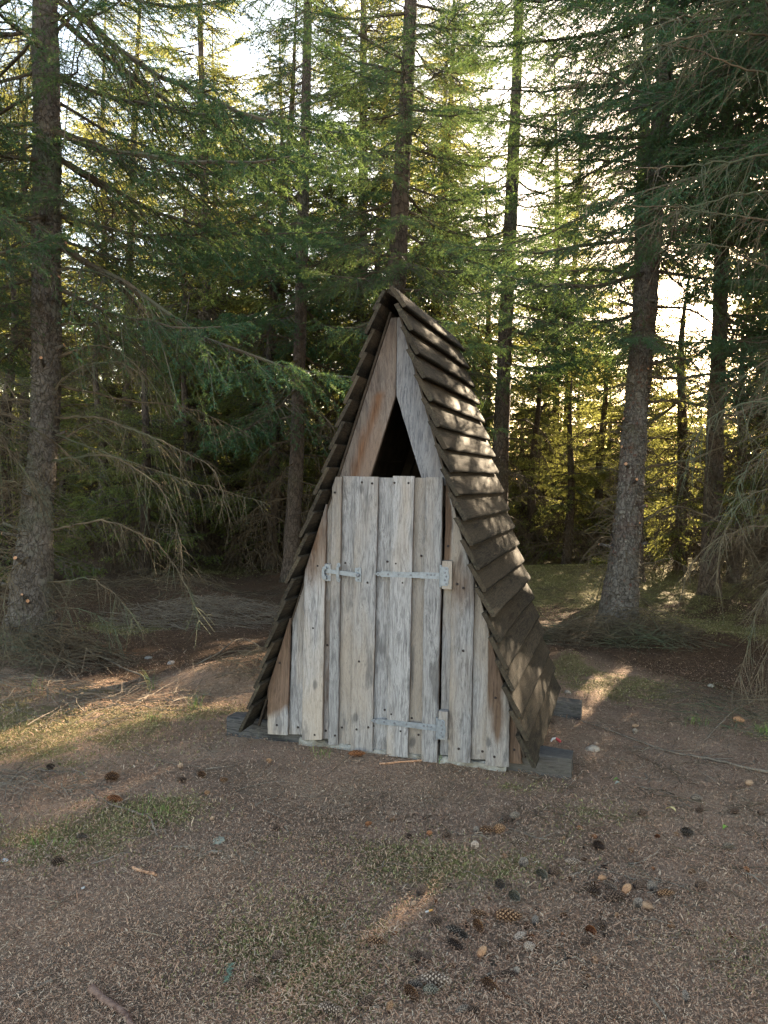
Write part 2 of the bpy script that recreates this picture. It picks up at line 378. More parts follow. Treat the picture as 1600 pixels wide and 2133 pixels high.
# ------------------------------------------------------------------ ground
def make_ground():
    def axis(lo, hi, step, far, grow=1.13):
        a = list(np.arange(lo, hi+step/2, step))
        s = step; v = a[-1]; r = []
        while v < far: s *= grow; v += s; r.append(v)
        s = step; v = a[0]; l = []
        while v > -far: s *= grow; v -= s; l.append(v)
        return np.array(l[::-1]+a+r)
    xs = axis(-3.6, 3.8, .028, 160, 1.07); ys = axis(1.8, 9.0, .028, 160, 1.07)
    X, Y = np.meshgrid(xs, ys)
    Z = gh(X, Y)
    near = np.exp(-((X/6)**4))*(Y < 14)
    r = np.random.RandomState(3)
    # lumpy litter relief
    k = r.rand(40, 4)
    L = np.zeros_like(Z)
    for a, b, c, d in k:
        th = a*6.28; f = 12+55*b; L += np.sin(f*(np.cos(th)*X+np.sin(th)*Y)+c*6.28)*(1.0/(10+f*.4))
    L += r.randn(*Z.shape)*.10
    Z = Z+near*L*.009
    V = np.stack([X, Y, Z], -1).reshape(-1, 3)
    ny, nx = X.shape
    i = (np.arange(ny-1)[:, None]*nx+np.arange(nx-1)[None]).ravel()
    Q = np.stack([i, i+1, i+nx+1, i+nx], -1)
    g = G(); g.add(V, Q=Q, a=ground_masks(V[:, 0], V[:, 1]))
    me = g.mesh('ground', [M['ground']], True, 'moss')
    x, y = V[:, 0], V[:, 1]      # the trodden clearing is pale and dry, the duff under the trees dark and damp, with canopy shade put into its colour
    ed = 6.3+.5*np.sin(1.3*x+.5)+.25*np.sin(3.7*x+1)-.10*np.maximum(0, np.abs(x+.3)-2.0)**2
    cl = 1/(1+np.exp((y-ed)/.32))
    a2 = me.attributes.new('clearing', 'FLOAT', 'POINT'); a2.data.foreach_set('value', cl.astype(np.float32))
    o = obj('ground', me); tag(o, kind='structure')
    o['label'] = 'forest floor of brown needle litter with moss patches'
make_ground()

# ------------------------------------------------------------------ the hut (local x right, y into depth, z up)
HAZ = math.radians(17.537)
HU = np.array([math.cos(HAZ), -math.sin(HAZ), 0]); HV = np.array([math.sin(HAZ), math.cos(HAZ), 0])
HUT_O = (0.0523, 4.283, 0.0)
hut = tag(empty('wooden_hut', HUT_O, -HAZ), 'narrow wooden hut shaped like a steep tent, grey plank front, dark lapped roof boards', 'hut')
KL, KR, Z0 = .331, .306, 2.600
def slope_x(z, s): return -KL*(Z0-z) if s < 0 else KR*(Z0-z)

def clip(poly, a, b, c):   # keep a*x+b*z<=c
    out = []
    for i in range(len(poly)):
        p, q = poly[i], poly[(i+1) % len(poly)]
        fp = a*p[0]+b*p[1]-c; fq = a*q[0]+b*q[1]-c
        if fp <= 0: out.append(p)
        if (fp < 0) != (fq < 0) and abs(fp-fq) > 1e-9:
            s = fp/(fp-fq); out.append((p[0]+s*(q[0]-p[0]), p[1]+s*(q[1]-p[1])))
    return out
def plank_mesh(name, l0, l1, r0, r1, ztop, y0, y1, mat, rs, stain_shade=None, clips=(), rows=14):
    """left edge l0(bottom)->l1(top), right edge r0->r1 as (x,z); thick slab y0(front)..y1 with eased edges and a rough outline"""
    def X(e0, e1, z): return e0[0]+(e1[0]-e0[0])*(z-e0[1])/(e1[1]-e0[1])
    zb = (l0[1]+r0[1])/2
    zs = np.linspace(zb, ztop, rows)
    V = []; A = []
    jl = rs.randn(rows)*.0012; jr = rs.randn(rows)*.0012; bow = rs.randn()*.003
    cols = 5; e = .004
    for k, z in enumerate(zs):
        dz = 0
        xl = X(l0, l1, z)+jl[k]; xr = X(r0, r1, z)+jr[k]
        if k == 0: dl, dr = l0[1]-zb, r0[1]-zb
        else: dl = dr = 0
        for (a, b, c, d, sg) in clips:      # x limit on one side
            pass
        lo, hi = xl, xr
        sl_ = slope_x(z, -1)+.004; sr_ = slope_x(z, 1)-.004
        lo = max(lo, sl_); hi = min(hi, sr_)
        if hi-lo < .003:
            mid = min(max((lo+hi)/2, sl_), sr_); lo, hi = mid-.0015, mid+.0015
        f = [0, .06, .5, .94, 1]
        yf = y0+bow*math.sin(math.pi*k/(rows-1))
        for i, t in enumerate(f):
            x = lo+(hi-lo)*t
            V.append((x, yf+(e if i in (0, 4) else 0)+(e if k in (0, rows-1) else 0)*.6, z+dl*(1-t)+dr*t))
            A.append(stain_shade(x, z) if stain_shade else 0)
        V.append((hi, y1, z+dr)); A.append(.9); V.append((lo, y1, z+dl)); A.append(.9)  # brown raw sides, also darkened as painted shade between planks
    n = 7; Q = []
    for k in range(rows-1):
        for i in range(n):
            j = (i+1) % n
            Q.append((k*n+i, k*n+j, (k+1)*n+j, (k+1)*n+i))
    g = G(); g.add(V, Q=Q, a=np.array(A))
    for k in (0, rows-1):
        b = k*n; c = np.mean([V[b+i] for i in range(n)], 0)
        idx = [V[b+i] for i in range(n)]+[tuple(c)]
        tr = [(i, (i+1) % n, n) if k else ((i+1) % n, i, n) for i in range(n)]
        g.add(idx, T=tr, a=np.array([A[b+i] for i in range(n)]+[0]))
    return g.mesh(name, [mat], False, 'stain_shade')

PL = [  # name, layer, left top, left bottom, right top, right bottom, door?
 ('f', (-0.745, 0.438), (-0.742, 0.069), (-0.603, 0.763), (-0.616, 0.076), 0),
 ('b', (-0.6, 0.759), (-0.625, 0.071), (-0.514, 1.005), (-0.521, 0.08), 0),
 ('f', (-0.512, 1.008), (-0.52, 0.06), (-0.382, 1.412), (-0.397, 0.075), 0),
 ('b', (-0.396, 1.411), (-0.413, 0.07), (-0.361, 1.395), (-0.368, 0.074), 0),
 ('f', (-0.352, 1.396), (-0.359, 0.046), (-0.293, 1.589), (-0.300, 0.053), 1),
 ('b', (-0.300, 1.592), (-0.309, 0.049), (-0.207, 1.593), (-0.218, 0.058), 1),
 ('f', (-0.211, 1.591), (-0.222, 0.032), (-0.077, 1.592), (-0.092, 0.040), 1),
 ('b', (-0.085, 1.588), (-0.101, 0.045), (0.013, 1.588), (-0.004, 0.050), 1),
 ('f', (0.008, 1.596), (-0.007, 0.030), (0.131, 1.598), (0.116, 0.035), 1),
 ('b', (0.122, 1.590), (0.108, 0.046), (0.201, 1.590), (0.198, 0.052), 1),
 ('f', (0.199, 1.594), (0.196, 0.024), (0.292, 1.593), (0.286, 0.028), 1),
 ('b', (0.300, 1.462), (0.291, 0.060), (0.358, 1.463), (0.350, 0.065), 0),
 ('f', (0.353, 1.321), (0.345, 0.043), (0.472, 0.933), (0.468, 0.047), 0),
 ('b', (0.466, 0.909), (0.464, 0.058), (0.559, 0.677), (0.557, 0.068), 0),
 ('f', (0.556, 0.682), (0.552, 0.045), (0.675, 0.565), (0.677, 0.052), 0),
 ('b', (0.672, 0.301), (0.672, 0.063), (0.730, 0.2), (0.745, 0.067), 0)]
def st0(x, z): return max(.05, min(.95, .5+(z-.20-.5*(x+.68))*9))     # brown upper part, worn pale at the foot
def st2(x, z): return .55*max(0, min(1, (z-.75)/.3))+.1
def st12(x, z): return .30+.35*math.exp(-((z-1.0)/.12)**2)
def st14(x, z): return max(1.0*math.exp(-((x-.605-.1*(.3-z))/.045)**2)*max(0, min(1, (z-.10)/.16)), max(0, min(.9, (z-.40)*8))*(x > .59))
STAIN = {0: st0, 2: st2, 12: st12, 14: st14, 15: lambda x, z: .95, 3: lambda x, z: .5*(z < .9), 11: lambda x, z: .8*(z > 1.12)*(x < .33)}
door = obj('door', (lambda g: (box(g, -.345, .285, .004, .028, .18, .27), box(g, -.345, .285, .004, .028, .98, 1.10), g.mesh('door', [M['plank']], False, 'stain_shade'))[2])(G()), hut)
rs = np.random.RandomState(21)
nail_f = []; nail_d = []
for k, (lay, lt, lb, rt, rb, isd) in enumerate(PL):
    jo = rs.randn()*.003
    y0, y1 = (-.052+jo, -.029) if lay == 'f' else (-.020, -.002)
    if isd:
        ztop = max(lt[1], rt[1]) if k != 4 else 1.589
    else:
        ztop = Z0-.014-(abs(rt[0])/KL if rt[0] < 0 else abs(lt[0])/KR)
        if k == 11: ztop = 1.56
    # find the highest row where the plank still has width under the slopes
    me = plank_mesh('plank', lb, (lt[0], max(lt[1], lb[1]+.1)), rb, (rt[0], max(rt[1], rb[1]+.1)), ztop, y0, y1, M['plank'], rs, STAIN.get(k), rows=26)
    o = obj('plank', me, door if isd else hut)
    if k == 0: o['label'] = 'plank stained brown above and worn pale at its foot'
    if k == 14: o['label'] = 'plank with a rust brown streak below its nail'
    (nail_d if isd else nail_f)

def disc(g, x, z, y, r, th=.003, m=0, n=8):
    an = np.arange(n)*2*math.pi/n
    V = [(x+r*math.cos(a), y, z+r*math.sin(a)) for a in an]+[(x+r*.8*math.cos(a), y-th, z+r*.8*math.sin(a)) for a in an]+[(x, y-th*1.1, z)]
    g.add(V, Q=[(i, (i+1) % n, n+(i+1) % n, n+i) for i in range(n)], T=[(n+i, n+(i+1) % n, 2*n) for i in range(n)], m=m)
g = G()
for x, z, y in [(-.68, .13, -.052), (-.665, .50, -.052), (-.56, .12, -.020), (-.44, .10, -.052), (-.455, .72, -.052), (-.43, 1.08, -.052), (-.385, .12, -.020), (-.38, .62, -.020),
                (.405, .12, -.052), (.42, .66, -.052), (.38, 1.02, -.052), (.53, .11, -.020), (.60, .10, -.052), (.60, .42, -.052), (.70, .14, -.020), (.415, 1.0, -.052), (.32, 1.22, -.020)]:
    disc(g, x, z, y-.0005, .0075, .004)
obj('nail_heads', g.mesh('nail_heads', [M['nail']]), hut)['kind'] = 'stuff'
g = G()
for x, z, y in [(-.17, 1.56, -.052), (-.11, 1.555, -.052), (.02, 1.56, -.052), (.10, 1.56, -.052), (-.275, 1.10, -.020), (-.13, 1.0, -.052), (.005+.03, 1.115, -.052), (.075, 1.01, -.052),
                (.25, 1.0, -.052), (.22, 1.53, -.052), (-.315, .11, -.052), (-.175, .55, -.052), (-.115, .18, -.052), (-.185, .16, -.052), (.02, .27, -.052), (.075, .18, -.052), (.21, .10, -.052), (.24, .09, -.052),
                (-.095, .18, -.020), (.13, .25, -.020), (.17, .16, -.020), (-.03, .28, -.020), (-.025, 1.12, -.020), (.17, 1.16, -.020), (-.33, 1.5, -.052), (-.285, .15, -.020)]:
    disc(g, x, z, y-.0005, .0068, .004)
obj('nail_heads', g.mesh('nail_heads', [M['nail']]), door)['kind'] = 'stuff'

def flat_plate(g, poly, y0, y1, m=0):
    n = len(poly); V = [(x, y0, z) for x, z in poly]+[(x, y1, z) for x, z in poly]
    c = np.mean(poly, 0); V += [(c[0], y0, c[1]), (c[0], y1, c[1])]
    g.add(V, Q=[(i, i+n, (i+1) % n+n, (i+1) % n) for i in range(n)], T=[(i, (i+1) % n, 2*n) for i in range(n)]+[((i+1) % n+n, i+n, 2*n+1) for i in range(n)], m=m)
def strap_hinge(xl, xr, z, tilt, plate_x0, plate_x1, pz0, pz1):
    """long strap with a spade tip at the left and the knuckle at the right"""
    g = G()
    def q(x, dz): return (x, z+(x-xl)*tilt+dz)
    h = .0155
    body = [q(xl+.030, -h), q(xr, -h), q(xr, h), q(xl+.030, h), q(xl+.024, h*.6), q(xl+.020, h*.45)]
    body += [q(xl+.020, -h*.45), q(xl+.024, -h*.6)]
    flat_plate(g, body, -.0575, -.0535)
    tip = [(xl+.012+.011*math.cos(a), z+.011*math.sin(a)) for a in np.linspace(0, 2*math.pi, 12)[:-1]]
    flat_plate(g, tip, -.0577, -.0536)
    flat_plate(g, [q(xl-.008, 0), q(xl+.003, -.005), q(xl+.003, .005)], -.0573, -.0538)
    # second leaf riveted on the right half
    flat_plate(g, [q(xr-.115, -h*1.12), q(xr+.004, -h*1.12), q(xr+.004, h*1.12), q(xr-.115, h*1.12), q(xr-.122, h*.6), q(xr-.122, -h*.6)], -.0605, -.0578)
    o = obj('strap_hinge', g.mesh('strap_hinge', [M['steel']]), door)
    g = G()
    for dx in (.012, .07, .13, .20): disc(g, xl+dx, z+dx*tilt, -.058, .0065, .003)
    for dx in (-.075, -.055, -.035): disc(g, xr+dx, z+(xr-xl)*tilt+.003, -.0608, .006, .003)
    obj('screws', g.mesh('screws', [M['bolt']]), o)
    # backing block and leaf screwed on the frame
    g = G(); box(g, plate_x0, plate_x1, -.070, -.030, pz0, pz1)
    b = obj('hinge_block', g.mesh('hinge_block', [M['plank']], False, 'stain_shade'), hut)
    zc = z+(xr-xl)*tilt; H = .052
    g = G()
    pts = [(plate_x0-.004, zc-H), (plate_x0+.030, zc-H), (plate_x0+.038, zc-H+.012), (plate_x0+.036, zc-H+.026), (plate_x0+.041, zc-.012), (plate_x0+.041, zc+.012), (plate_x0+.036, zc+H-.026),
           (plate_x0+.038, zc+H-.012), (plate_x0+.030, zc+H), (plate_x0-.004, zc+H)]
    flat_plate(g, pts, -.0745, -.0705)
    P = np.array([[(plate_x0-.008, -.066, zc-H-.008), (plate_x0-.008, -.066, zc+H+.008)]]); tubes(g, P, np.array([[.0075, .0075]]), 10, cap=True)
    hl = obj('hinge_leaf', g.mesh('hinge_leaf', [M['steel']]), b)
    g = G()
    for dx, dz in ((.024, .04), (.018, .02), (.024, 0), (.018, -.02), (.024, -.04)): disc(g, plate_x0+dx, zc+dz, -.0748, .0055, .0025)
    obj('screws', g.mesh('screws', [M['bolt']]), b)
strap_hinge(-.079, .291, 1.052, .022, .300, .354, .992, 1.143)
strap_hinge(-.091, .284, .222, .004, .294, .344, .165, .322)

# swing latch on the left edge of the door
lb_ = obj('latch_block', (lambda g: (box(g, -.386, -.346, -.060, -.028, .996, 1.094), g.mesh('latch_block', [M['plank']], False, 'stain_shade'))[1])(G()), hut)
g = G()
flat_plate(g, [(-.395, 1.045), (-.392, 1.075), (-.384, 1.082), (-.37, 1.082), (-.368, 1.072), (-.380, 1.062), (-.382, 1.03), (-.368, 1.024), (-.370, 1.008), (-.388, 1.008), (-.395, 1.02)], -.080, -.062)
box(g, -.384, -.350, -.0645, -.0605, 1.00, 1.03); box(g, -.384, -.350, -.0645, -.0605, 1.065, 1.09)
obj('latch_keeper', g.mesh('latch_keeper', [M['steel']]), lb_)
g = G()
flat_plate(g, [(-.392, 1.068), (-.392, 1.047), (-.190, 1.028), (-.178, 1.033), (-.176, 1.046), (-.184, 1.054)], -.0680, -.0635)
lbar = obj('latch_bar', g.mesh('latch_bar', [M['steel']]), door)
g = G()
flat_plate(g, [(-.204, 1.078), (-.176, 1.084), (-.167, 1.080), (-.165, 1.005), (-.172, 1.0), (-.196, 1.004), (-.2, 1.012)], -.0590, -.0545)
box(g, -.310, -.294, -.074, -.0695, 1.02, 1.078); box(g, -.310, -.294, -.0695, -.054, 1.078, 1.083); box(g, -.310, -.294, -.0695, -.054, 1.015, 1.02)
flat_plate(g, [(-.313, 1.083), (-.291, 1.083), (-.291, 1.098), (-.302, 1.104), (-.313, 1.098)], -.0570, -.0535)
flat_plate(g, [(-.313, 1.015), (-.313, 1.0), (-.302, .994), (-.291, 1.0), (-.291, 1.015)], -.0570, -.0535)
obj('latch_plate', g.mesh('latch_plate', [M['steel']]), door)
g = G(); disc(g, -.184, 1.041, -.068, .011, .006, n=12); disc(g, -.184, 1.068, -.059, .005, .003); disc(g, -.182, 1.014, -.059, .005, .003)
disc(g, -.302, 1.09, -.057, .004, .002); disc(g, -.302, 1.005, -.057, .004, .002)
obj('latch_bolt', g.mesh('latch_bolt', [M['bolt']]), door)

# gable boards either side of the triangular opening
def gable(sgn):
    g = G(); k = KL if sgn < 0 else KR
    seam = .006
    out = [(seam+sgn*.0015, Z0-.10), (seam+sgn*.0015, 2.048)]
    ins = [(seam+sgn*.158, 1.55)] if sgn < 0 else [(seam+sgn*.165, 1.55)]
    xo = sgn*k*(Z0-1.55)-sgn*.004
    poly_in = [(seam+sgn*.0015, 2.48), (seam+sgn*.0015, 2.048), ins[0]]
    rows = 16; V = []; A = []; r = np.random.RandomState(5 if sgn < 0 else 6)
    for i in range(rows):
        t = i/(rows-1)
        # inner edge: down the seam, then along the opening
        zi = 2.47+(1.55-2.47)*t
        xi = seam+sgn*.0015 if zi >= 2.048 else seam+sgn*.0015+(ins[0][0]-seam-sgn*.0015)*(2.048-zi)/(2.048-1.55)
        xe = sgn*k*(Z0-zi)-sgn*.004
        if sgn*(xe-xi) < .004: xe = xi+sgn*.004
        for s_, u in ((0, 0), (.08, 1), (.5, 1), (1, 1)):
            V.append((xi+(xe-xi)*s_+r.randn()*.0006, -.003+(0.003 if u == 0 else 0), zi)); A.append(.75*math.exp(-((s_-.45)/.25)**2)*(zi < 2.05) if sgn < 0 else 0)
        V.append((xe, .024, zi)); A.append(0); V.append((xi, .024, zi)); A.append(0)
    Q = []
    for i in range(rows-1):
        for j in range(6):
            a, b = i*6+j, i*6+(j+1) % 6
            Q.append((a, b, b+6, a+6) if sgn < 0 else (b, a, a+6, b+6))
    g.add(V, Q=Q, a=np.array(A))
    o = obj('gable_board', g.mesh('gable_board', [M['gable'] if sgn < 0 else M['gable_grey']], False, 'stain_shade'), hut)
    o['label'] = 'reddish brown gable board left of the opening' if sgn < 0 else 'grey gable board right of the opening'
gable(-1); gable(1)

# roof boards, lapped clapboard fashion
def roof_board(s, i, n, r):
    k = KL if s < 0 else KR
    L = math.hypot(k, 1); d = np.array([s*k/L, 0, -1/L]); nn = np.array([s/L, 0, k/L])
    total = (Z0-.10)*L
    ex = total/n
    sl = (i+1)*ex+r.randn()*.003; su = max(sl-ex*1.28, 0.004 if s > 0 else .022); th = (.025 if s > 0 else .020)
    rise = (.043 if s > 0 else .029)+r.randn()*.002
    if i == n-1: sl += .01
    y0 = -.152+r.randn()*.010; y1 = 1.40+r.randn()*.018
    base = np.array([0, 0, Z0])
    rows = 12; V = []; A = []
    sk0, sk1 = r.randn()*.004, r.randn()*.004
    bow = r.randn()*.004
    for j in range(rows):
        t = j/(rows-1); y = y0+(y1-y0)*t
        dd = sk0*(1-t)+sk1*t+r.randn()*.0012; bo = bow*math.sin(math.pi*t)
        for (ss, nnn, lap_shade) in ((su, .004, 0), (sl-.006+dd, rise+.001, 1), (sl+dd, rise+.004, 1), (sl+dd+.001, rise+th-.004, 1), (sl-.005+dd, rise+th, .9), (sl-.016+dd+r.randn()*.002, rise+th-.0006, .0), (su, .004+th, 0)):  # lower edge painted near black for the shadow line of the lap
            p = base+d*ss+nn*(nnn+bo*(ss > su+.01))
            V.append((p[0], y+(.006*(r.rand()-.5) if j in (0, rows-1) else 0), p[2])); A.append(lap_shade)
    m_ = 7; Q = []
    for j in range(rows-1):
        for q in range(m_):
            a, b = j*m_+q, j*m_+(q+1) % m_
            Q.append((b, a, a+m_, b+m_) if s > 0 else (a, b, b+m_, a+m_))
    T = []
    g = G(); g.add(V, Q=Q, a=np.array(A))
    for j in (0, rows-1):
        pts = V[j*m_:(j+1)*m_]; c = tuple(np.mean(pts, 0))
        g.add(list(pts)+[c], T=[(q, (q+1) % m_, m_) if (j == 0) == (s > 0) else ((q+1) % m_, q, m_) for q in range(m_)])
    return g.mesh('roof_board', [M['roof']], False, 'stain_shade')
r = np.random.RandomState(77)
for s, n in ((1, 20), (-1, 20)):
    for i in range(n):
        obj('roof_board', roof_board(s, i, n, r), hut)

for s in (-1, 1):      # dark boards added to stop sun shining in between the lapped boards
    k = KL if s < 0 else KR; L = math.hypot(k, 1)
    for q in range(6):
        za, zb_ = 2.50-q*.4, 2.50-(q+1)*.4+.003
        g = G(); V = []
        for z in (za, zb_):
            for off in (-.014, -.003):
                for y in (-.02, 1.36): V.append((s*(k*(Z0-z)+off/L), y, z+off*k/L))
        g.add(V, Q=[(0, 1, 3, 2), (4, 6, 7, 5), (0, 4, 5, 1), (2, 3, 7, 6), (0, 2, 6, 4), (1, 5, 7, 3)])
        obj('sun_block_board', g.mesh('sun_block_board', [M['inside']]), hut)
# frame timbers just inside: rafters, back wall, floor, sleepers, foundation
for s in (-1, 1):
    for yy in (.03, 1.22):
        g = G(); k = KL if s < 0 else KR
        V = []
        for z in (.12, Z0-.12):
            x = s*k*(Z0-z)
            for (dx, y) in ((0, yy), (0, yy+.05), (-s*.07, yy+.05), (-s*.07, yy)):
                V.append((x+dx-s*.004, y, z))
        g.add(V, Q=[(0, 1, 5, 4), (1, 2, 6, 5), (2, 3, 7, 6), (3, 0, 4, 7), (0, 3, 2, 1), (4, 5, 6, 7)])
        obj('rafter', g.mesh('rafter', [M['inside']]), hut)
for q in range(9):
    xa, xb = -.80+q*.175, -.80+(q+1)*.175-.004
    def top(x): return min(Z0+x/KL, Z0-x/KR)-.03
    g = G(); V = []
    za, zb2 = max(top(xa), .12), max(top(xb), .12); zm = top(0) if xa < 0 < xb else None
    V = [(xa, 1.28, .08), (xb, 1.28, .08), (xb, 1.28, zb2), (xa, 1.28, za), (xa, 1.30, .08), (xb, 1.30, .08), (xb, 1.30, zb2), (xa, 1.30, za)]
    g.add(V, Q=[(0, 1, 2, 3), (5, 4, 7, 6), (0, 3, 7, 4), (1, 5, 6, 2), (3, 2, 6, 7), (0, 4, 5, 1)])
    obj('back_plank', g.mesh('back_plank', [M['inside']]), hut)
# a brown inner board seen through the opening
g = G(); V = []
for z in (1.2, 1.95):
    x = KR*(Z0-z)-.03
    for dx, y in ((0, .10), (0, .62), (-.018, .62), (-.018, .10)): V.append((x+dx, y, z))
g.add(V, Q=[(0, 1, 5, 4), (1, 2, 6, 5), (2, 3, 7, 6), (3, 0, 4, 7), (0, 3, 2, 1), (4, 5, 6, 7)])
obj('inner_board', g.mesh('inner_board', [M['gable']], False, 'stain_shade'), hut)

def rough_beam(name, x0, x1, y0, y1, z0, z1, mat, r, parent, nseg=14, rough=.004):
    g = G(); V = []
    for i in range(nseg+1):
        x = x0+(x1-x0)*i/nseg
        for (y, z) in ((y0, z0), (y0, z1-.008), (y0+.008, z1), (y1-.008, z1), (y1, z1-.008), (y1, z0)):
            V.append((x, y+r.randn()*rough*.6, z+(r.randn()*rough if z > z0+.02 else 0)))
    Q = [(i*6+j, i*6+(j+1) % 6, (i+1)*6+(j+1) % 6, (i+1)*6+j) for i in range(nseg) for j in range(6)]
    Q = [q[::-1] for q in Q]
    g.add(V, Q=Q, T=[(0, 1, 2), (0, 2, 3), (0, 3, 4), (0, 4, 5)]+[(nseg*6+a, nseg*6+b, nseg*6+c) for a, b, c in ((0, 2, 1), (0, 3, 2), (0, 4, 3), (0, 5, 4))])
    return obj(name, g.mesh(name, [mat], False, 'stain_shade'), parent)
r = np.random.RandomState(9)
b = rough_beam('sleeper_beam', -1.04, 1.00, .0, .13, -.05, .125, M['sleeper'], r, hut); b['label'] = 'front sleeper beam under the plank wall'
b = rough_beam('sleeper_beam', -.98, .99, 1.08, 1.20, -.05, .105, M['sleeper'], r, hut); b['label'] = 'rear sleeper beam of the hut'
b = rough_beam('foundation', -.55, .66, -.030, -.003, -.05, .050, M['concrete'], r, hut, 40, .005)
rough_beam('floor', -.6, .6, .14, 1.07, .02, .12, M['inside'], r, hut)

# ------------------------------------------------------------------ branches
def branch_arrays(L, seed, kind, lod):
    """returns a G for one spruce bough growing along +x. kind live/dead, lod 0 near..2 far"""
    rs = np.random.RandomState(seed); g = G()
    dead = kind == 'dead'
    K = 9
    s = np.linspace(0, 1, K)
    droop = (.16 if not dead else .30)*(.6+.8*rs.rand()); lift = .10*rs.rand()
    wig = np.cumsum(rs.randn(K)*.012*L)
    wz = np.cumsum(rs.randn(K)*.010*L)
    if dead: P0 = np.stack([L*(s-.12*s**3), wig*1.2, L*(.22*s-droop*2.0*s**2.3)+wz], 1)
    else: P0 = np.stack([L*s, wig, L*(lift*s-droop*s*(1.4-s)*1.2+.05*s**4)+wz], 1)
    r0 = .0085*L+.005
    R0 = r0*(1-.88*s)
    tubes(g, P0[None], R0[None], 5 if lod == 0 else 3, 0)
    def main(t):
        x = t*(K-1); i = min(int(x), K-2); f = x-i
        p = P0[i]*(1-f)+P0[i+1]*f; d = P0[i+1]-P0[i]; return p, d/np.linalg.norm(d)
    step = {0: .045, 1: .058, 2: .080}[lod]*(1.1 if dead else 1)
    n2 = int(L/step)
    P2 = []; R2 = []; K2 = 6 if lod < 2 else 4
    for k in range(n2):
        t = .10+.88*(k+rs.rand()*.6)/n2
        p, d = main(t)
        side = 1 if k % 2 else -1
        l2 = L*(.34*(1-t)**.75+.055)*(.65+.6*rs.rand())
        ang = math.radians(rs.uniform(38, 68))
        up = np.array([0, 0, 1.]); lat = np.cross(up, d); lat /= np.linalg.norm(lat)
        zt = rs.uniform(-.45, .2) if not dead else rs.uniform(-.9, .55)
        dr = d*math.cos(ang)+lat*side*math.sin(ang)+up*zt; dr /= np.linalg.norm(dr)
        u = np.linspace(0, 1, K2)[:, None]
        c1 = rs.randn(3)*(.10 if not dead else .28)*l2
        dz = (-.28 if not dead else -.50)*l2*(.5+rs.rand())
        q = p+dr*l2*u+c1*u*u+np.array([0, 0, dz])*u**2+d*l2*.18*u**2
        P2.append(q); R2.append(np.linspace(.0034 if dead else .0036, .0009, K2)*(1 if lod == 0 else (1.5 if lod == 1 else 2.6))*(.5+l2/.5))
    P2 = np.array(P2); R2 = np.array(R2)
    tubes(g, P2, R2, 3, 0)
    # third order twigs
    A3 = []; 
    per = {0: .036, 1: .045, 2: .060}[lod]*(1.7 if dead else 1.15)
    P3 = []
    for q in P2:
        l2 = np.linalg.norm(q[-1]-q[0]); n3 = int(l2/per)
        if n3 < 1: continue
        t = (np.arange(n3)+.6+rs.rand(n3)*.5)/(n3+.4); t = np.clip(t, .08, .98)
        x = t*(K2-1); i = np.minimum(x.astype(int), K2-2); f = (x-i)[:, None]
        p = q[i]*(1-f)+q[i+1]*f; d = q[i+1]-q[i]; d /= np.linalg.norm(d, axis=1, keepdims=True)
        lat = np.cross(d, np.array([0, 0, 1.])); lat /= np.linalg.norm(lat, axis=1, keepdims=True)+1e-6
        sg = np.where((np.arange(n3)+(rs.rand() < .5)) % 2, 1, -1)[:, None]
        l3 = (.035+.26*l2*(1-t))*(.55+.8*rs.rand(n3)); l3 = np.minimum(l3, .17)[:, None]
        dr = d*.75+lat*sg*.75+rs.randn(n3, 3)*(.28 if not dead else .55)+np.array([0, 0, -.18 if not dead else -.35]); dr /= np.linalg.norm(dr, axis=1, keepdims=True)
        mid = p+dr*l3*.5+rs.randn(n3, 3)*.004; end = p+dr*l3+np.array([0, 0, -.12])*l3
        P3.append(np.stack([p, mid, end], 1))
    P3 = np.concatenate(P3) if P3 else np.zeros((0, 3, 3))
    rr = {0: .0012, 1: .0019, 2: .0035}[lod]*(1.25 if dead else 1)
    tubes(g, P3, np.tile([rr, rr*.8, rr*.4], (len(P3), 1)), 3, 0)
    if not dead:
        nl, wd = {0: (.022, .0042), 1: (.032, .0095), 2: (.050, .017)}[lod]
        n = {0: 13, 1: 12, 2: 6}[lod]
        keep = (np.hypot(P3[:, 0, 0]/L*.8, np.abs(P3[:, 0, 1])/L*1.5) > .30+.12*rs.randn(len(P3))) & (rs.rand(len(P3)) < .92)
        needles(g, P3[keep, 0], P3[keep, 1], n, nl, wd, rs); needles(g, P3[keep, 1], P3[keep, 2], n, nl, wd, rs)
        h = K2//2
        for i in range(1, K2-1):
            o2 = np.hypot(P2[:, i, 0]/L*.8, np.abs(P2[:, i, 1])/L*1.5) > .30
            needles(g, P2[o2, i], P2[o2, i+1], {0: 18, 1: 12, 2: 8}[lod], nl, wd, rs)
        for i in range(5, K-1):
            needles(g, P0[None, i], P0[None, i+1], {0: 40, 1: 20, 2: 8}[lod], nl, wd, rs)
    return g

LIVE0 = [branch_arrays(2.0, 100+i, 'live', 0).mesh('bough', [M['twig'], M['needle']], False, 'var') for i in range(5)]
DEAD0 = [branch_arrays(1.8, 200+i, 'dead', 0).mesh('dead_bough', [M['dead']], False) for i in range(5)]
LIVE1 = [branch_arrays(2.0, 300+i, 'live', 1).mesh('bough_mid', [M['twig'], M['needle']], False, 'var') for i in range(4)]
DEAD1 = [branch_arrays(1.8, 400+i, 'dead', 1).mesh('dead_bough_mid', [M['dead_far']], False) for i in range(3)]

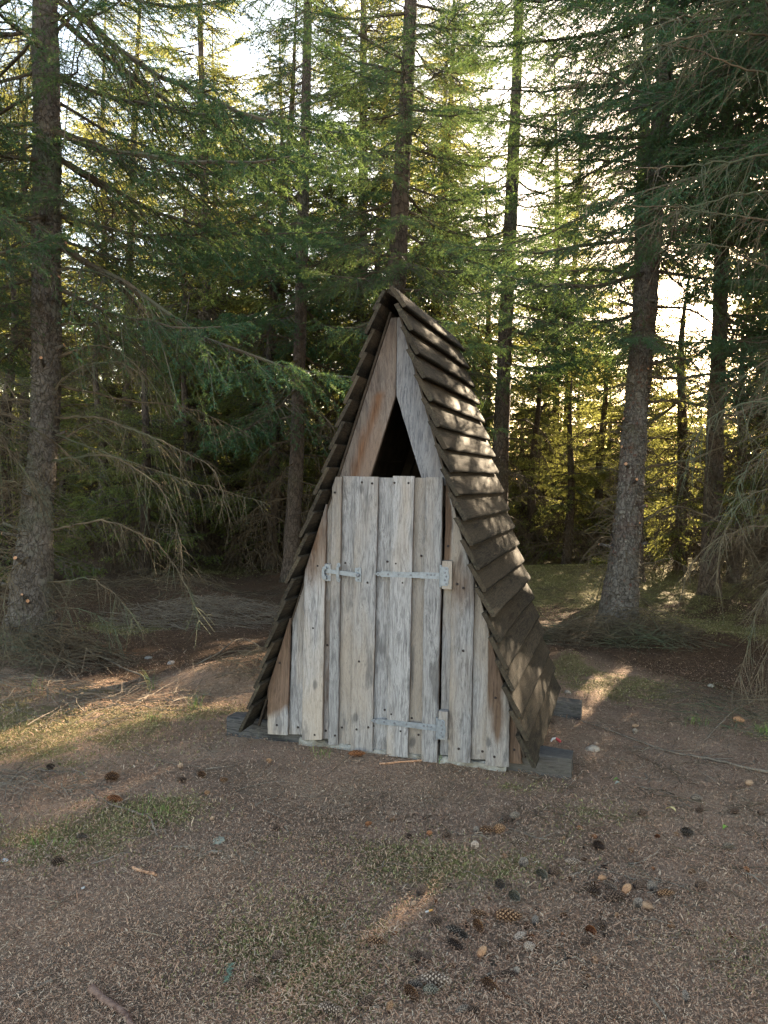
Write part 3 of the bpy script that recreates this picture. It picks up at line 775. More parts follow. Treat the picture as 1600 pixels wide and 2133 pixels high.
# gaps in the wood through which the low sun reaches the roof, the ground left of the hut and the dead boughs left of it
GAPS = [(.657, 5.0, .52, .1, 2.5, 27), (-1.38, 5.85, .45, .0, .22, 24), (-1.9, 6.7, .5, .8, 1.9, 24)]
def gap_at(x, y, z=None, m=0.0):
    for ox, oy, w, za, zb, far in GAPS:
        dx, dy = x-ox, y-oy; al = dx*math.sin(SUN_AZ)+dy*math.cos(SUN_AZ); ac = dx*math.cos(SUN_AZ)-dy*math.sin(SUN_AZ)
        if .3 < al < far and abs(ac) < w+m:
            if z is None: return True
            zz = al*math.tan(SUN_EL)
            if ox > 0: zb = .3+(w-ac)*2.4      # follows the slope of the roof
            if za+zz-m < z < zb+zz+m: return True
    return False
def lane(x, y): return gap_at(x, y, None, .95)
def gap_skip(p, az, L, pitch, rs, prob=.88):
    for s in (.2, .45, .7, .95):
        if gap_at(p[0]+math.cos(az)*L*s*math.cos(pitch), p[1]+math.sin(az)*L*s*math.cos(pitch), p[2]+math.sin(pitch)*L*s-.1*L*s, .2): return rs.rand() < prob
    return False

def trunk_mesh(path, rad, mat, rs, sides=20, step=.05, rough=.05, flare=.0):
    """path (n,3), rad (n) -> dense wavy trunk"""
    path = np.array(path, float); rad = np.array(rad, float)
    seg = np.r_[0, np.cumsum(np.linalg.norm(np.diff(path, axis=0), axis=1))]
    n = max(int(seg[-1]/step), 4); u = np.linspace(0, seg[-1], n)
    P = np.stack([np.interp(u, seg, path[:, i]) for i in range(3)], 1)
    for _ in range(int(12*.05/step)+2): P[1:-1] = (P[:-2]+2*P[1:-1]+P[2:])/4
    R = np.interp(u, seg, rad)
    an = np.arange(sides)*2*math.pi/sides
    k = rs.rand(6)*6.28
    W = np.ones((n, sides))
    for a, fq in enumerate((2, 3, 5)):
        W += rough*.6*np.sin(fq*an[None, :]+k[a]+u[:, None]*(1.5+a))
    W += rough*.5*np.sin(u[:, None]*9+k[3]+2*an[None])+rs.randn(n, sides)*rough*.45
    fl = np.exp(-u/.22)[:, None]*(.35*np.maximum(0, np.sin(5*an[None]+k[4]))+.15)*flare
    V = P[:, None, :]+(R[:, None]*(W+fl))[:, :, None]*np.stack([np.cos(an), np.sin(an), 0*an], 1)[None]
    i = np.arange(n-1)[:, None]*sides; j = np.arange(sides)[None]; j2 = (j+1) % sides
    Q = np.stack([i+j, i+j2, i+sides+j2, i+sides+j], -1).reshape(-1, 4)
    g = G(); g.add(V.reshape(-1, 3), Q=Q)
    return g.mesh('trunk', [mat], True), u, P, R

def bough_at(t, base, az, pitch, L, lib, name, rs, roll=None, ref=2.0):
    o = obj(name, lib[rs.randint(len(lib))], t, tuple(base), (roll if roll is not None else rs.uniform(-.25, .25), -pitch, az))
    s = L/ref; o.scale = (s, s*rs.uniform(.85, 1.15), s)
    return o

def near_tree(label, pix, D, top_z, seed, lod=0, dead_to=2.3, nb=60, Lmax=2.0, bark='bark', flakes=0, twigs=0, skip=None, group=None, sag=0, density_low=1.0, short=None):
    """pix: (px, py, half width px) points from the base up, at depth D"""
    rs = np.random.RandomState(seed)
    pts = [at_depth(x, y, D) for x, y, w in pix]; rad = [w*D/FPX for x, y, w in pix]
    b = pts[0].copy(); b[2] = float(gh(b[0], b[1]))
    pts[0] = b - np.array([0, 0, .06])
    d = pts[-1]-pts[-2]; d /= d[2]
    if top_z > pts[-1][2]:
        rl = rad[-1]; z = pts[-1][2]
        for f in (.35, .7, 1.0):
            pts.append(pts[len(pix)-1]+np.array([d[0]*.5, d[1]*.5, 1])*((top_z-z)*f)); rad.append(max(rl*(1-.93*f), .006))
    path = np.array(pts)-b
    t = tag(empty('spruce_tree', tuple(b)), label, 'tree', group)
    tm, u, P, R = trunk_mesh(path, rad, M[bark], rs, 22 if lod == 0 else 12, .04 if lod == 0 else .1, .07 if lod == 0 else .05, 1.0)
    obj('trunk', tm, t)
    def pt(z):
        i = np.searchsorted(P[:, 2], z); i = min(max(i, 1), len(P)-1); return P[i], R[i]
    H = P[-1, 2]
    live, deadl = (LIVE0, DEAD0) if lod == 0 else (LIVE1, DEAD1)
    k = 0; ga = rs.rand()*6.28
    vis_top = min(H-.3, 10.0 if lod else 8.0)
    for q in range(nb):
        f = (q+.5)/nb; z = .55+(vis_top-.55)*f**.95
        ga += 2.4+rs.randn()*.3
        isdead = z < dead_to+rs.uniform(-.4, .4) or rs.rand() < .14
        prof = min(1, .5+z/4.5)*max(.1, 1-max(0, (z-5)/(H-4.2)))
        L = Lmax*max(prof, .15)*rs.uniform(.65, 1.1)
        pitch = math.radians(-18+30*(z/H)+rs.uniform(-12, 10)) if not isdead else math.radians(rs.uniform(-28, 22))
        if isdead: L *= .72*density_low
        if short and isdead and abs((ga-short[0]+math.pi) % (2*math.pi)-math.pi) < short[1]: L *= short[2]
        p, r_ = pt(z)
        if skip and skip(b+p, ga % (2*math.pi), L, isdead): continue
        if gap_skip(b+p, ga, L, pitch, rs): continue
        if isdead and lod == 0 and rs.rand() < .45: continue
        base = p+np.array([math.cos(ga), math.sin(ga), 0])*r_*.7
        bough_at(t, base, ga, pitch, L, deadl if isdead else live, 'dead_branch' if isdead else 'branch', rs, ref=1.8 if isdead else 2.0)
    if twigs:
        g = G(); n = twigs
        z = .08+rs.rand(n)**1.1*(4.2-.1); an = rs.rand(n)*6.28
        Pn = []; Rn = []
        for a, zz in zip(an, z):
            p, r_ = pt(zz); l = rs.uniform(.06, .34)*(1.25-.12*zz)
            d = np.array([math.cos(a), math.sin(a), rs.uniform(-.5, .6)]); sd = np.array([-math.sin(a), math.cos(a), 0])*rs.randn()*.35
            uu = np.linspace(0, 1, 5)[:, None]
            Pn.append(p+np.array([math.cos(a), math.sin(a), 0])*r_*.85+d*l*uu+(sd+np.array([0, 0, rs.uniform(-.7, .5)]))*l*uu**2); Rn.append(np.linspace(.0032, .0010, 5))
        tubes(g, np.array(Pn), np.array(Rn), 3, 0)
        o = obj('dead_twigs', g.mesh('dead_twigs', [M['dead']]), t); o['kind'] = 'stuff'
        for _ in range(16):      # sawn and snapped stubs
            zz = rs.uniform(.3, 3.4); a = rs.uniform(math.pi*.95, math.pi*2.05); p, r_ = pt(zz); l = rs.uniform(.05, .2)
            d = np.array([math.cos(a), math.sin(a), rs.uniform(.1, .5)]); rr = rs.uniform(.010, .018)
            g = G(); A_ = p+np.array([math.cos(a), math.sin(a), 0])*r_*.8
            tubes(g, np.array([[A_, A_+d*l*.5, A_+d*l]]), np.array([[rr*1.15, rr, rr*.95]]), 8, 0)
            E_ = A_+d*l; 
            T_, N_, B_ = frames(np.array([[A_, A_+d*l]]))
            an8 = np.arange(8)*math.pi/4; ring = E_+rr*.95*(np.cos(an8)[:, None]*N_[0, 1]+np.sin(an8)[:, None]*B_[0, 1])
            g.add(np.vstack([ring, E_+d*.002]), T=[(i, (i+1) % 8, 8) for i in range(8)], m=1)
            obj('branch_stub', g.mesh('branch_stub', [M[bark], M['cut']]), t)
    if flakes:
        g = G(); n = flakes
        z = rs.rand(n)*4.6; an = rs.rand(n)*6.28; V = []; T = []
        for a, zz in zip(an, z):
            p, r_ = pt(zz); c = np.array([math.cos(a), math.sin(a), 0]); s_ = np.array([-math.sin(a), math.cos(a), 0])
            w = rs.uniform(.010, .026); h = rs.uniform(.012, .035); lift = rs.uniform(.004, .016); m0 = p+c*(r_*1.02)
            up = np.array([0, 0, 1.])
            V += [m0-s_*w*.5+up*h*.5, m0+s_*w*.5+up*h*.5+c*.002, m0+s_*w*.55-up*h*.4+c*lift, m0-up*h*.55+c*lift*1.2, m0-s_*w*.5-up*h*.35+c*lift*.8]
            k0 = len(V)-5; T += [(k0, k0+4, k0+3), (k0, k0+3, k0+1), (k0+1, k0+3, k0+2)]
        g.add(V, T=T)
        o = obj('bark_flakes', g.mesh('bark_flakes', [M['flake'] if bark == 'bark_grey' else M['bark']]), t); o['kind'] = 'stuff'
    return t, pt, b

PI = math.pi
def keep_clear(x0, x1, y0, y1, zmax):
    """no bough of this tree may reach into a box (the clearing in front of the hut)"""
    def f(p, az, L, dead):
        for s in (.35, .7, 1.0):
            x, y = p[0]+math.cos(az)*L*s, p[1]+math.sin(az)*L*s
            if x0 < x < x1 and y0 < y < y1 and p[2] < zmax: return True
        return False
    return f
hutbox = keep_clear(-.75, 1.5, 3.0, 6.3, 4.5)

t1, p1, b1 = near_tree('big dark spruce left of the hut, rough trunk bristling with dead twigs', [(55, 1390, 58), (62, 1260, 42), (75, 1100, 34), (90, 950, 29), (97, 700, 28), (98, 450, 27), (97, 200, 26), (93, 0, 25)], 6.5, 14, 41,
              0, 3.0, 84, 1.9, 'bark', 1500, 900, skip=hutbox, density_low=.85, short=(math.radians(262), 1.05, .3))
t2, p2, b2 = near_tree('leaning spruce right of the hut with pale grey scaly bark', [(1286, 1312, 42), (1297, 1200, 31), (1314, 1000, 26), (1331, 800, 24), (1346, 600, 22), (1367, 350, 19), (1385, 150, 16)], 7.75, 14, 42,
              0, 3.3, 100, 2.0, 'bark_grey', 2200, 700, skip=hutbox, short=(math.radians(200), 1.5, .35))
t3, p3, b3 = near_tree('spruce directly behind the roof peak, its trunk rising from the ridge', [(815, 1240, 24), (825, 600, 19), (838, 350, 16), (852, 100, 14)], 9.2, 15, 43, 0, 2.6, 80, 1.7, 'bark_far', 0, 200, skip=hutbox)
t4, p4, b4 = near_tree('reddish trunked spruce between the hut roof and the leaning grey tree', [(1035, 1175, 20), (1048, 800, 15), (1062, 500, 14), (1075, 200, 11)], 12.5, 15, 44, 1, 2.6, 85, 2.0, 'bark_far')
t5, p5, b5 = near_tree('straight dark spruce just left of the roof peak, behind the hut', [(605, 1190, 18), (620, 900, 14), (630, 500, 12), (640, 100, 9)], 11.5, 15, 45, 1, 2.2, 70, 2.0, 'bark_far')
t12 = near_tree('dark spruce half hidden behind the leaning grey tree', [(1322, 1180, 19), (1328, 800, 15), (1335, 500, 13), (1345, 200, 10)], 11.0, 14, 46, 1, 2.4, 80, 1.8, 'bark_far')
t7 = near_tree('dark spruce near the right edge, behind hanging dead boughs', [(1478, 1210, 20), (1490, 900, 17), (1500, 650, 15), (1512, 300, 12)], 10.4, 14, 47, 1, 2.6, 100, 2.1, 'bark_far')

# spruce standing just outside the right edge: its boughs hang into the picture
def side_tree(label, x, y, seed, H, zs, azs, Ls, r0=.15, dead_below=2.6, pit=(-20, 8)):
    rs = np.random.RandomState(seed); b = np.array([x, y, float(gh(x, y))])
    t = tag(empty('spruce_tree', tuple(b)), label, 'tree')
    tm, u, P, R = trunk_mesh([(0, 0, -.05), (.05, .02, 2), (.1, 0, 5), (.12, 0, H)], [r0*1.3, r0, r0*.75, .01], M['bark'], rs, 18, .06, .06, 1)
    obj('trunk', tm, t)
    for z, az, L in zip(zs, azs, Ls):
        isd = z < dead_below+rs.uniform(-.3, .3)
        i = np.searchsorted(P[:, 2], z)
        if gap_skip(b+P[i], az, L, 0, rs): continue
        bough_at(t, P[i], az, math.radians(rs.uniform(*pit) + (14 if isd else 0)), L, DEAD0 if isd else LIVE0, 'dead_branch' if isd else 'branch', rs, ref=1.8 if isd else 2.0)
    return t
rs = np.random.RandomState(8)
n = 46; zs = np.linspace(.7, 5.8, n); azs = rs.uniform(math.radians(95), math.radians(265), n); Ls = np.where(zs < 3.9, rs.uniform(.8, 1.35, n), rs.uniform(1.5, 2.6, n))
SIDE = side_tree('spruce outside the right edge whose curved dead boughs hang into the picture', 3.35, 5.2, 51, 10, zs, azs, Ls, dead_below=3.3)
SIDE_B = np.array([3.35, 5.2, float(gh(3.35, 5.2))])
n = 30; zs = np.linspace(2.6, 6.6, n); azs = rs.uniform(math.radians(110), math.radians(250), n); Ls = np.where(zs < 4.6, rs.uniform(.8, 1.4, n), rs.uniform(1.5, 2.6, n))
side_tree('second spruce outside the right edge with dense boughs across the top right corner', 3.9, 6.9, 52, 10.5, zs, azs, Ls, dead_below=2.2)
n = 16; zs = np.linspace(1.6, 5.2, n); azs = rs.uniform(math.radians(-60), math.radians(75), n); Ls = rs.uniform(1.1, 1.9, n)
side_tree('spruce outside the left edge whose green tips enter at the top left', -3.9, 5.3, 53, 10, zs, azs, Ls, dead_below=2.6)

def explicit(tree, spec, seed, lib=LIVE0, ref=2.0, name='branch'):
    t, pt, b = tree; rs = np.random.RandomState(seed)
    for z, az, pitch, L in spec:
        p, r_ = pt(z-b[2]); a = math.radians(az)
        if gap_skip(b+p, a, L, math.radians(pitch), rs): continue
        bough_at(t, p+np.array([math.cos(a), math.sin(a), 0])*r_*.6, a, math.radians(pitch), L, lib, name, rs, rs.uniform(-.15, .15), ref)
T1, T2, T3, T4 = (t1, p1, b1), (t2, p2, b2), (t3, p3, b3), (t4, p4, b4)
def zz(D, py): return CAMZ+(990-py)/FPX*D
explicit(T1, [(zz(6.5, y), a, p, L) for y, a, p, L in [(30, -8, -26, 3.0), (190, 5, -4, 2.3), (300, -25, -12, 2.7), (350, 15, -14, 2.4), (470, 8, 0, 1.8), (530, -5, -24, 2.9), (620, -18, -12, 1.9), (720, 20, -8, 2.2), (110, -12, 48, 1.5),
   (180, 178, -6, 1.4), (290, 190, 2, 1.6), (420, 175, -12, 1.5), (600, 185, -10, 1.4), (100, 150, -20, 1.7), (60, 30, -18, 2.6)]], 91)
explicit(T3, [(zz(9.2, y), a, p, L) for y, a, p, L in [(150, 185, 32, 1.8), (215, -10, 45, 1.6), (330, 200, -6, 1.3), (380, 250, -14, 1.0), (400, -20, -10, 1.5), (480, 175, -4, 1.5), (540, 185, 22, 1.4), (560, -15, -4, 1.9),
   (80, -30, -8, 1.7), (60, 200, -8, 1.7), (250, -40, -12, 1.6), (300, -80, -12, 1.4), (120, -70, -14, 1.6), (610, -35, -2, 1.8), (200, 230, -8, 1.6)]], 92)
explicit(T2, [(zz(8.4, y), a, p, L) for y, a, p, L in [(345, 185, 4, 1.8), (600, 175, 4, 1.6), (640, 215, -10, 1.5), (120, 180, -10, 2.2), (60, 200, -14, 2.4), (700, 250, -16, 1.3), (800, -55, 4, 1.7), (230, 190, -8, 2.0), (30, 240, -20, 2.2)]], 93)
explicit(T4, [(3.4+.24*i, -65+17*i, -6, 1.9) for i in range(10)], 94, LIVE1)  # boughs added to block stray sun on the left foreground
explicit(t7, [(2.75+.10*i, 40*i, -4, 1.5) for i in range(12)], 95, LIVE1)  # boughs added to stop a sun streak in the middle foreground
def limb(tree, pix, D, D2, r0, seed, den=1.0, live=0):
    """a long bare curved limb with hanging side twigs"""
    t, b = tree; rs = np.random.RandomState(seed)
    pts = np.array([at_depth(x, y, D+(D2-D)*i/(len(pix)-1)) for i, (x, y) in enumerate(pix)])-b
    seg = np.r_[0, np.cumsum(np.linalg.norm(np.diff(pts, axis=0), axis=1))]; K = max(10, int(seg[-1]/.06)); u = np.linspace(0, seg[-1], K)
    P = np.stack([np.interp(u, seg, pts[:, i]) for i in range(3)], 1)
    for _ in range(4): P[1:-1] = (P[:-2]+2*P[1:-1]+P[2:])/4
    P += rs.randn(K, 3)*.005
    g = G(); tubes(g, P[None], np.linspace(r0, r0*.18, K)[None], 6, 0)
    n = int(seg[-1]/.028*den); S = []; R = []
    for _ in range(n):
        i = rs.randint(int(K*.12), K-1); d = P[min(i+1, K-1)]-P[i-1]; d /= np.linalg.norm(d); sd = np.cross(d, [0, 0, 1.]); sd /= np.linalg.norm(sd)+1e-6
        l = rs.uniform(.08, .42)*(1-.5*i/K); uu = np.linspace(0, 1, 6)[:, None]
        dr = d*rs.uniform(.2, .9)+sd*rs.uniform(-.9, .9)+np.array([0, 0, rs.uniform(-.6, .5)])
        q = P[i]+dr*l*uu+(np.array([0, 0, -.75])+rs.randn(3)*.22)*l*uu**2
        S.append(q); R.append(np.linspace(.0026, .0009, 6))
        for _k in range(2):
            j = rs.randint(1, 5); l2 = l*rs.uniform(.2, .5); S.append(q[j]+(dr+rs.randn(3)*.7)*l2*uu*.6+np.array([0, 0, -.4])*l2*uu**2); R.append(np.linspace(.0016, .0007, 6))
    tubes(g, np.array(S), np.array(R), 3, 0)
    obj('dead_branch', g.mesh('dead_branch', [M['dead']]), t)
TL, TR = (t1, b1), (t2, b2)
for k, (pix, D2, r0) in enumerate([([(115, 870), (200, 868), (330, 915), (450, 975), (480, 1090)], 6.0, .011), ([(110, 960), (230, 945), (335, 1010), (375, 1120), (380, 1210)], 5.7, .010), ([(108, 1105), (220, 1080), (330, 1130), (400, 1235), (418, 1310)], 5.9, .010),
      ([(100, 1215), (190, 1200), (260, 1255), (300, 1320)], 5.9, .008), ([(115, 905), (250, 955), (400, 1005), (555, 1048)], 6.3, .008), ([(90, 1050), (20, 1010), (-60, 1050)], 5.8, .010), ([(90, 900), (30, 880), (-50, 960), (-80, 1060)], 5.6, .010),
      ([(60, 1290), (130, 1262), (200, 1275), (262, 1330)], 6.2, .007), ([(80, 1150), (20, 1180), (5, 1290), (20, 1380)], 5.7, .008), ([(110, 800), (240, 830), (400, 850), (520, 905)], 6.9, .012)]):
    limb(TL, pix, 6.45, D2, r0, 500+k)
for k, (pix, D2, r0) in enumerate([([(1344, 888), (1395, 850), (1452, 812), (1542, 790), (1620, 760)], 7.6, .018), ([(1350, 972), (1437, 959), (1531, 921), (1620, 900)], 7.6, .018), ([(1340, 1088), (1400, 1049), (1486, 1079), (1546, 1116), (1575, 1200)], 7.7, .013),
      ([(1340, 1020), (1420, 975), (1470, 1010), (1500, 1050)], 7.8, .010), ([(1300, 1050), (1270, 1035), (1240, 1050)], 8.0, .009), ([(1330, 1180), (1400, 1160), (1460, 1200)], 8.0, .009), ([(1300, 1120), (1250, 1115), (1225, 1150)], 8.1, .007),
      ([(1345, 590), (1300, 568), (1230, 560), (1090, 575)], 8.2, .016), ([(1362, 345), (1300, 335), (1190, 333), (1075, 342)], 8.2, .016), ([(1340, 640), (1300, 600), (1260, 560)], 8.3, .016)]):
    limb(TR, pix, 8.35, D2, r0, 600+k, .75)
TS = (SIDE, SIDE_B)
for k, (pix, D1, D2, r0) in enumerate([([(1680, 1040), (1600, 1010), (1530, 1050), (1500, 1130), (1490, 1230)], 5.0, 4.9, .010), ([(1690, 1100), (1600, 1090), (1520, 1105), (1450, 1150), (1420, 1220)], 5.0, 5.2, .010), ([(1680, 1180), (1600, 1215), (1565, 1310), (1545, 1400), (1515, 1455)], 5.0, 5.0, .010),
      ([(1700, 470), (1560, 455), (1420, 430), (1290, 430), (1240, 400)], 5.0, 4.6, .012), ([(1700, 390), (1560, 400), (1400, 440), (1260, 520)], 5.0, 4.7, .012), ([(1700, 300), (1500, 340), (1330, 350), (1210, 385)], 5.0, 4.6, .012), ([(1700, 90), (1500, 60), (1330, 110), (1180, 190), (1080, 150)], 5.0, 4.4, .013),
      ([(1700, 10), (1520, 0), (1350, 60), (1230, 130), (1130, 110)], 5.0, 4.3, .013), ([(1700, 560), (1600, 560), (1480, 500), (1380, 520)], 5.0, 4.8, .010), ([(1700, 860), (1600, 830), (1500, 850), (1440, 920), (1425, 1000)], 5.0, 4.9, .010), ([(1700, 930), (1600, 930), (1540, 980), (1525, 1080)], 5.0, 4.8, .009),
      ([(1700, 1280), (1620, 1300), (1580, 1400), (1570, 1470)], 5.0, 4.9, .008), ([(1700, 150), (1560, 150), (1440, 100), (1300, 90), (1200, 60)], 5.0, 4.5, .012)]):
    limb(TS, pix, D1, D2, r0*.65, 700+k, .8)

# ------------------------------------------------------------------ forest behind: five kinds of tree copied
def far_variant(seed, H, Lmax, dead_to):
    rs = np.random.RandomState(seed)
    lv = [branch_arrays(2.0, seed*7+i, 'live', 2).arrays() for i in range(4)]
    dv = [branch_arrays(1.8, seed*7+50+i, 'dead', 2).arrays() for i in range(3)]
    trunk, u, P, R = trunk_mesh([(0, 0, -.1), (rs.randn()*.06, rs.randn()*.06, H*.4), (rs.randn()*.12, rs.randn()*.1, H*.75), (rs.randn()*.15, 0, H)], [.115, .085, .05, .008], M['bark_far'], rs, 9, .25, .05, .6)
    crown = G(); dead = G(); z = .35; ga = rs.rand()*6
    while z < H-.15:
        for w in range(rs.randint(5, 7)):
            ga += 1.1+rs.randn()*.25; zz = z+rs.uniform(-.1, .1)
            isd = zz < dead_to+rs.uniform(-.5, .5) or rs.rand() < .12
            prof = min(1, .45+zz/5.5)*max(.05, 1-max(0, (zz-5)/(H-4.6)))**.85
            if H < 7: prof = (1-zz/H)**.8*1.05+.05
            elif not isd and zz < 3.8 and rs.rand() < .45: continue
            L = Lmax*max(prof, .10)*rs.uniform(.6, 1.1); pitch = math.radians(-20+45*(zz/H)+rs.uniform(-10, 10))
            V, T, TM, Q, QM, A = (dv if isd else lv)[rs.randint(3)]
            s = L/2.0
            E = np.array(Euler((rs.uniform(-.3, .3), -pitch, ga)).to_matrix())
            i = min(np.searchsorted(P[:, 2], zz), len(P)-1)
            W = (V*s)@E.T+P[i]
            tgt = dead if isd else crown
            k = tgt.n
            tgt.V.append(W); tgt.A.append(A); tgt.n += len(W)
            tgt.T.append(T+k); tgt.TM.append(TM); tgt.Q.append(Q+k); tgt.QM.append(QM)
        z += rs.uniform(.24, .36)
    return trunk, crown.mesh('crown', [M['twig'], M['needle_far']], False, 'var'), dead.mesh('dead_branches', [M['dead_far']], False)
VAR = [far_variant(66, 4.2, 1.6, 1.1), far_variant(67, 5.0, 1.6, .5), far_variant(61, 13.0, 2.1, 2.2), far_variant(62, 12.0, 1.9, 1.9), far_variant(63, 14.0, 2.1, 2.7), far_variant(64, 10.0, 1.7, 1.5), far_variant(65, 13.0, 1.9, 2.4)]
def far_tree(x, y, k, rz, s, label, group, lean=(0, 0)):
    t = tag(empty('spruce_tree', (x, y, float(gh(x, y)))), label, 'tree', group)
    t.rotation_euler = (lean[0], lean[1], rz); t.scale = (s, s, s)
    tr, cr, de = VAR[k]
    obj('trunk', tr, t); obj('crown', cr, t)
    d = obj('dead_branches', de, t); d['kind'] = 'stuff'
    return t
FT = [(1158, 18.5, 4, .9, 'thin pale lit spruce in the gap right of the reddish trunk'), (893, 19.5, 2, 1.0, 'spruce with a yellow lit trunk right behind the tree at the roof peak'),
      (428, 17, 1, .95, 'slim yellow lit spruce, left one of the close pair left of the hut'), (462, 17.6, 3, 1.05, 'slim yellow lit spruce, right one of the close pair left of the hut'),
      (437, 14.5, 0, 1.0, 'tall spruce rising through the gap between the big left tree and the hut'), (570, 13.6, 3, 1.0, 'bushy dark spruce standing low behind the left roof slope'),
      (385, 15.2, 3, .8, 'dark bushy spruce over the shaded ground beyond the brush pile'), (1178, 21, 2, .9, 'dark spruce with hanging skirts beyond the mossy ground right of the hut'),
      (262, 16.5, 1, 1.1, 'spruce behind the big left tree, seen through its dead twigs'), (1650, 12.2, 4, 1.05, 'spruce at the right edge against the sun glow')]
placed = []
for px, D, k, s, lab in FT:
    k += 2
    p = at_depth(px, 1100, D); far_tree(p[0], p[1], k, rnd.uniform(0, 6.28), s, lab, None, (rnd.uniform(-.02, .02), rnd.uniform(-.01, .03))); placed.append((p[0], p[1]))
for b in (b1, b2, b3, b4, b5): placed.append((b[0], b[1]))
placed += [(t12[2][0], t12[2][1]), (t7[2][0], t7[2][1]), (3.35, 5.2), (3.9, 6.9), (-3.9, 5.3)]
SLICES = ['beyond the left edge', 'at the left edge', 'just right of the big left trunk', 'midway from left trunk to hut', 'just left of the roof peak',
          'just right of the roof peak', 'between the reddish and leaning grey trunks', 'behind the leaning grey trunk', 'at the right edge', 'beyond the right edge']
for x, y, k, lab in ((5.4, 2.4, 3, 'unseen spruce added for shade outside the picture, nearest on the right'), (6.0, 4.4, 2, 'unseen spruce added for shade on the right, level with the hut'), (6.4, 7.6, 4, 'unseen spruce added for shade on the right, behind the hanging boughs'),
                     (5.6, .2, 5, 'unseen spruce added for shade, right of the photographer'), (-5.4, 3.2, 3, 'unseen spruce added for shade outside the picture on the left, nearest'), (-5.6, 7.6, 2, 'unseen spruce added for shade on the left, behind the big trunk'), (4.82, 15.0, 5, 'middling spruce added to block stray sun, left of the leaning grey trunk')):
    far_tree(x, y, k, 2.0, .75 if k == 5 and y > 10 else 1.0, lab, None); placed.append((x, y))  # unseen spruces added to shade the sides, the last to block stray sun
tries = 0; cnt = 0
while cnt < 27 and tries < 6000:
    tries += 1
    y = rnd.uniform(11, 19.5); x = rnd.uniform(-.62*y-3, .62*y+3)
    if y < 12 and abs(x) < 3.4: continue
    if x/y < -.08 and y < 15.5: continue
    dmin = 1.3+.02*y
    if any((x-a)**2+(y-b)**2 < dmin**2 for a, b in placed) or lane(x, y): continue
    placed.append((x, y)); cnt += 1
    sl_ = SLICES[min(9, max(0, 1+math.floor((x/y*1600+800)/200)))]
    dep = 'in the nearer rows' if y < 15.5 else 'deep in the wood'
    far_tree(x, y, 2+rnd.randrange(5), rnd.uniform(0, 6.28), rnd.uniform(.85, 1.12), 'slender spruce %s, %s' % (dep, sl_), 'background spruces %s %s' % (dep, sl_), (rnd.uniform(-.03, .03), rnd.uniform(-.02, .03)))

for px, D, s_, lab in ((1180, 14.5, .85, 'low dark spruce skirt right of the hut, over mossy ground'), (1110, 16, .9, 'low spruce close behind the right roof slope'), (1250, 15.5, .9, 'low spruce left of the leaning grey trunk'), (1420, 12.3, .95, 'low twiggy spruce right of the leaning grey trunk'),
                      (1530, 11.6, .95, 'low twiggy spruce near the right edge under hanging boughs'), (395, 13.6, .95, 'low dark bushy spruce beyond the brush heap'), (300, 12.2, .85, 'low twiggy spruce right of the big left trunk'), (215, 14, .95, 'low spruce seen just past the big left trunk'),
                      (565, 12.9, 1.0, 'low dark spruce against the left roof slope'), (485, 14.8, 1.0, 'low spruce between the two dark ones left of the hut'), (15, 10.5, .95, 'low spruce at the left edge behind the big trunk'), (1610, 9.6, .8, 'low spruce on the right edge'), (1330, 17, 1.0, 'low spruce hidden behind the leaning grey trunk')):
    p = at_depth(px, 1100, D); far_tree(p[0], p[1], rnd.randrange(2), rnd.uniform(0, 6.28), s_, lab, None); placed.append((p[0], p[1]))
tries = 0; cnt = 0
while cnt < 110 and tries < 6000:      # young spruces closing the view under the tall ones
    tries += 1
    y = rnd.uniform(15.5, 26); x = rnd.uniform(-.6*y-2, .6*y+2)
    if any((x-a)**2+(y-b)**2 < 1.05**2 for a, b in placed): continue
    if y < 19 and gap_at(x, y, None, .5): continue
    placed.append((x, y)); cnt += 1
    sl_ = SLICES[min(9, max(0, 1+math.floor((x/y*1600+800)/200)))]; dep = 'in the middle rows' if y < 21 else 'near the far edge'
    far_tree(x, y, rnd.randrange(2), rnd.uniform(0, 6.28), rnd.uniform(.7, 1.1), 'low bushy young spruce %s, %s' % (dep, sl_), 'young spruces %s %s' % (dep, sl_))

for i in range(34):      # the outer row of the wood
    y = rnd.uniform(27, 30.5); x = -18.5+37*(i+rnd.uniform(-.3, .3))/33
    sl_ = SLICES[min(9, max(0, 1+math.floor((x/y*1600+800)/200)))]
    far_tree(x, y, rnd.choice((2, 5, 3)), rnd.uniform(0, 6.28), rnd.uniform(.48, .62), 'spruce in the outermost row, %s' % sl_, 'outermost spruces %s' % sl_)

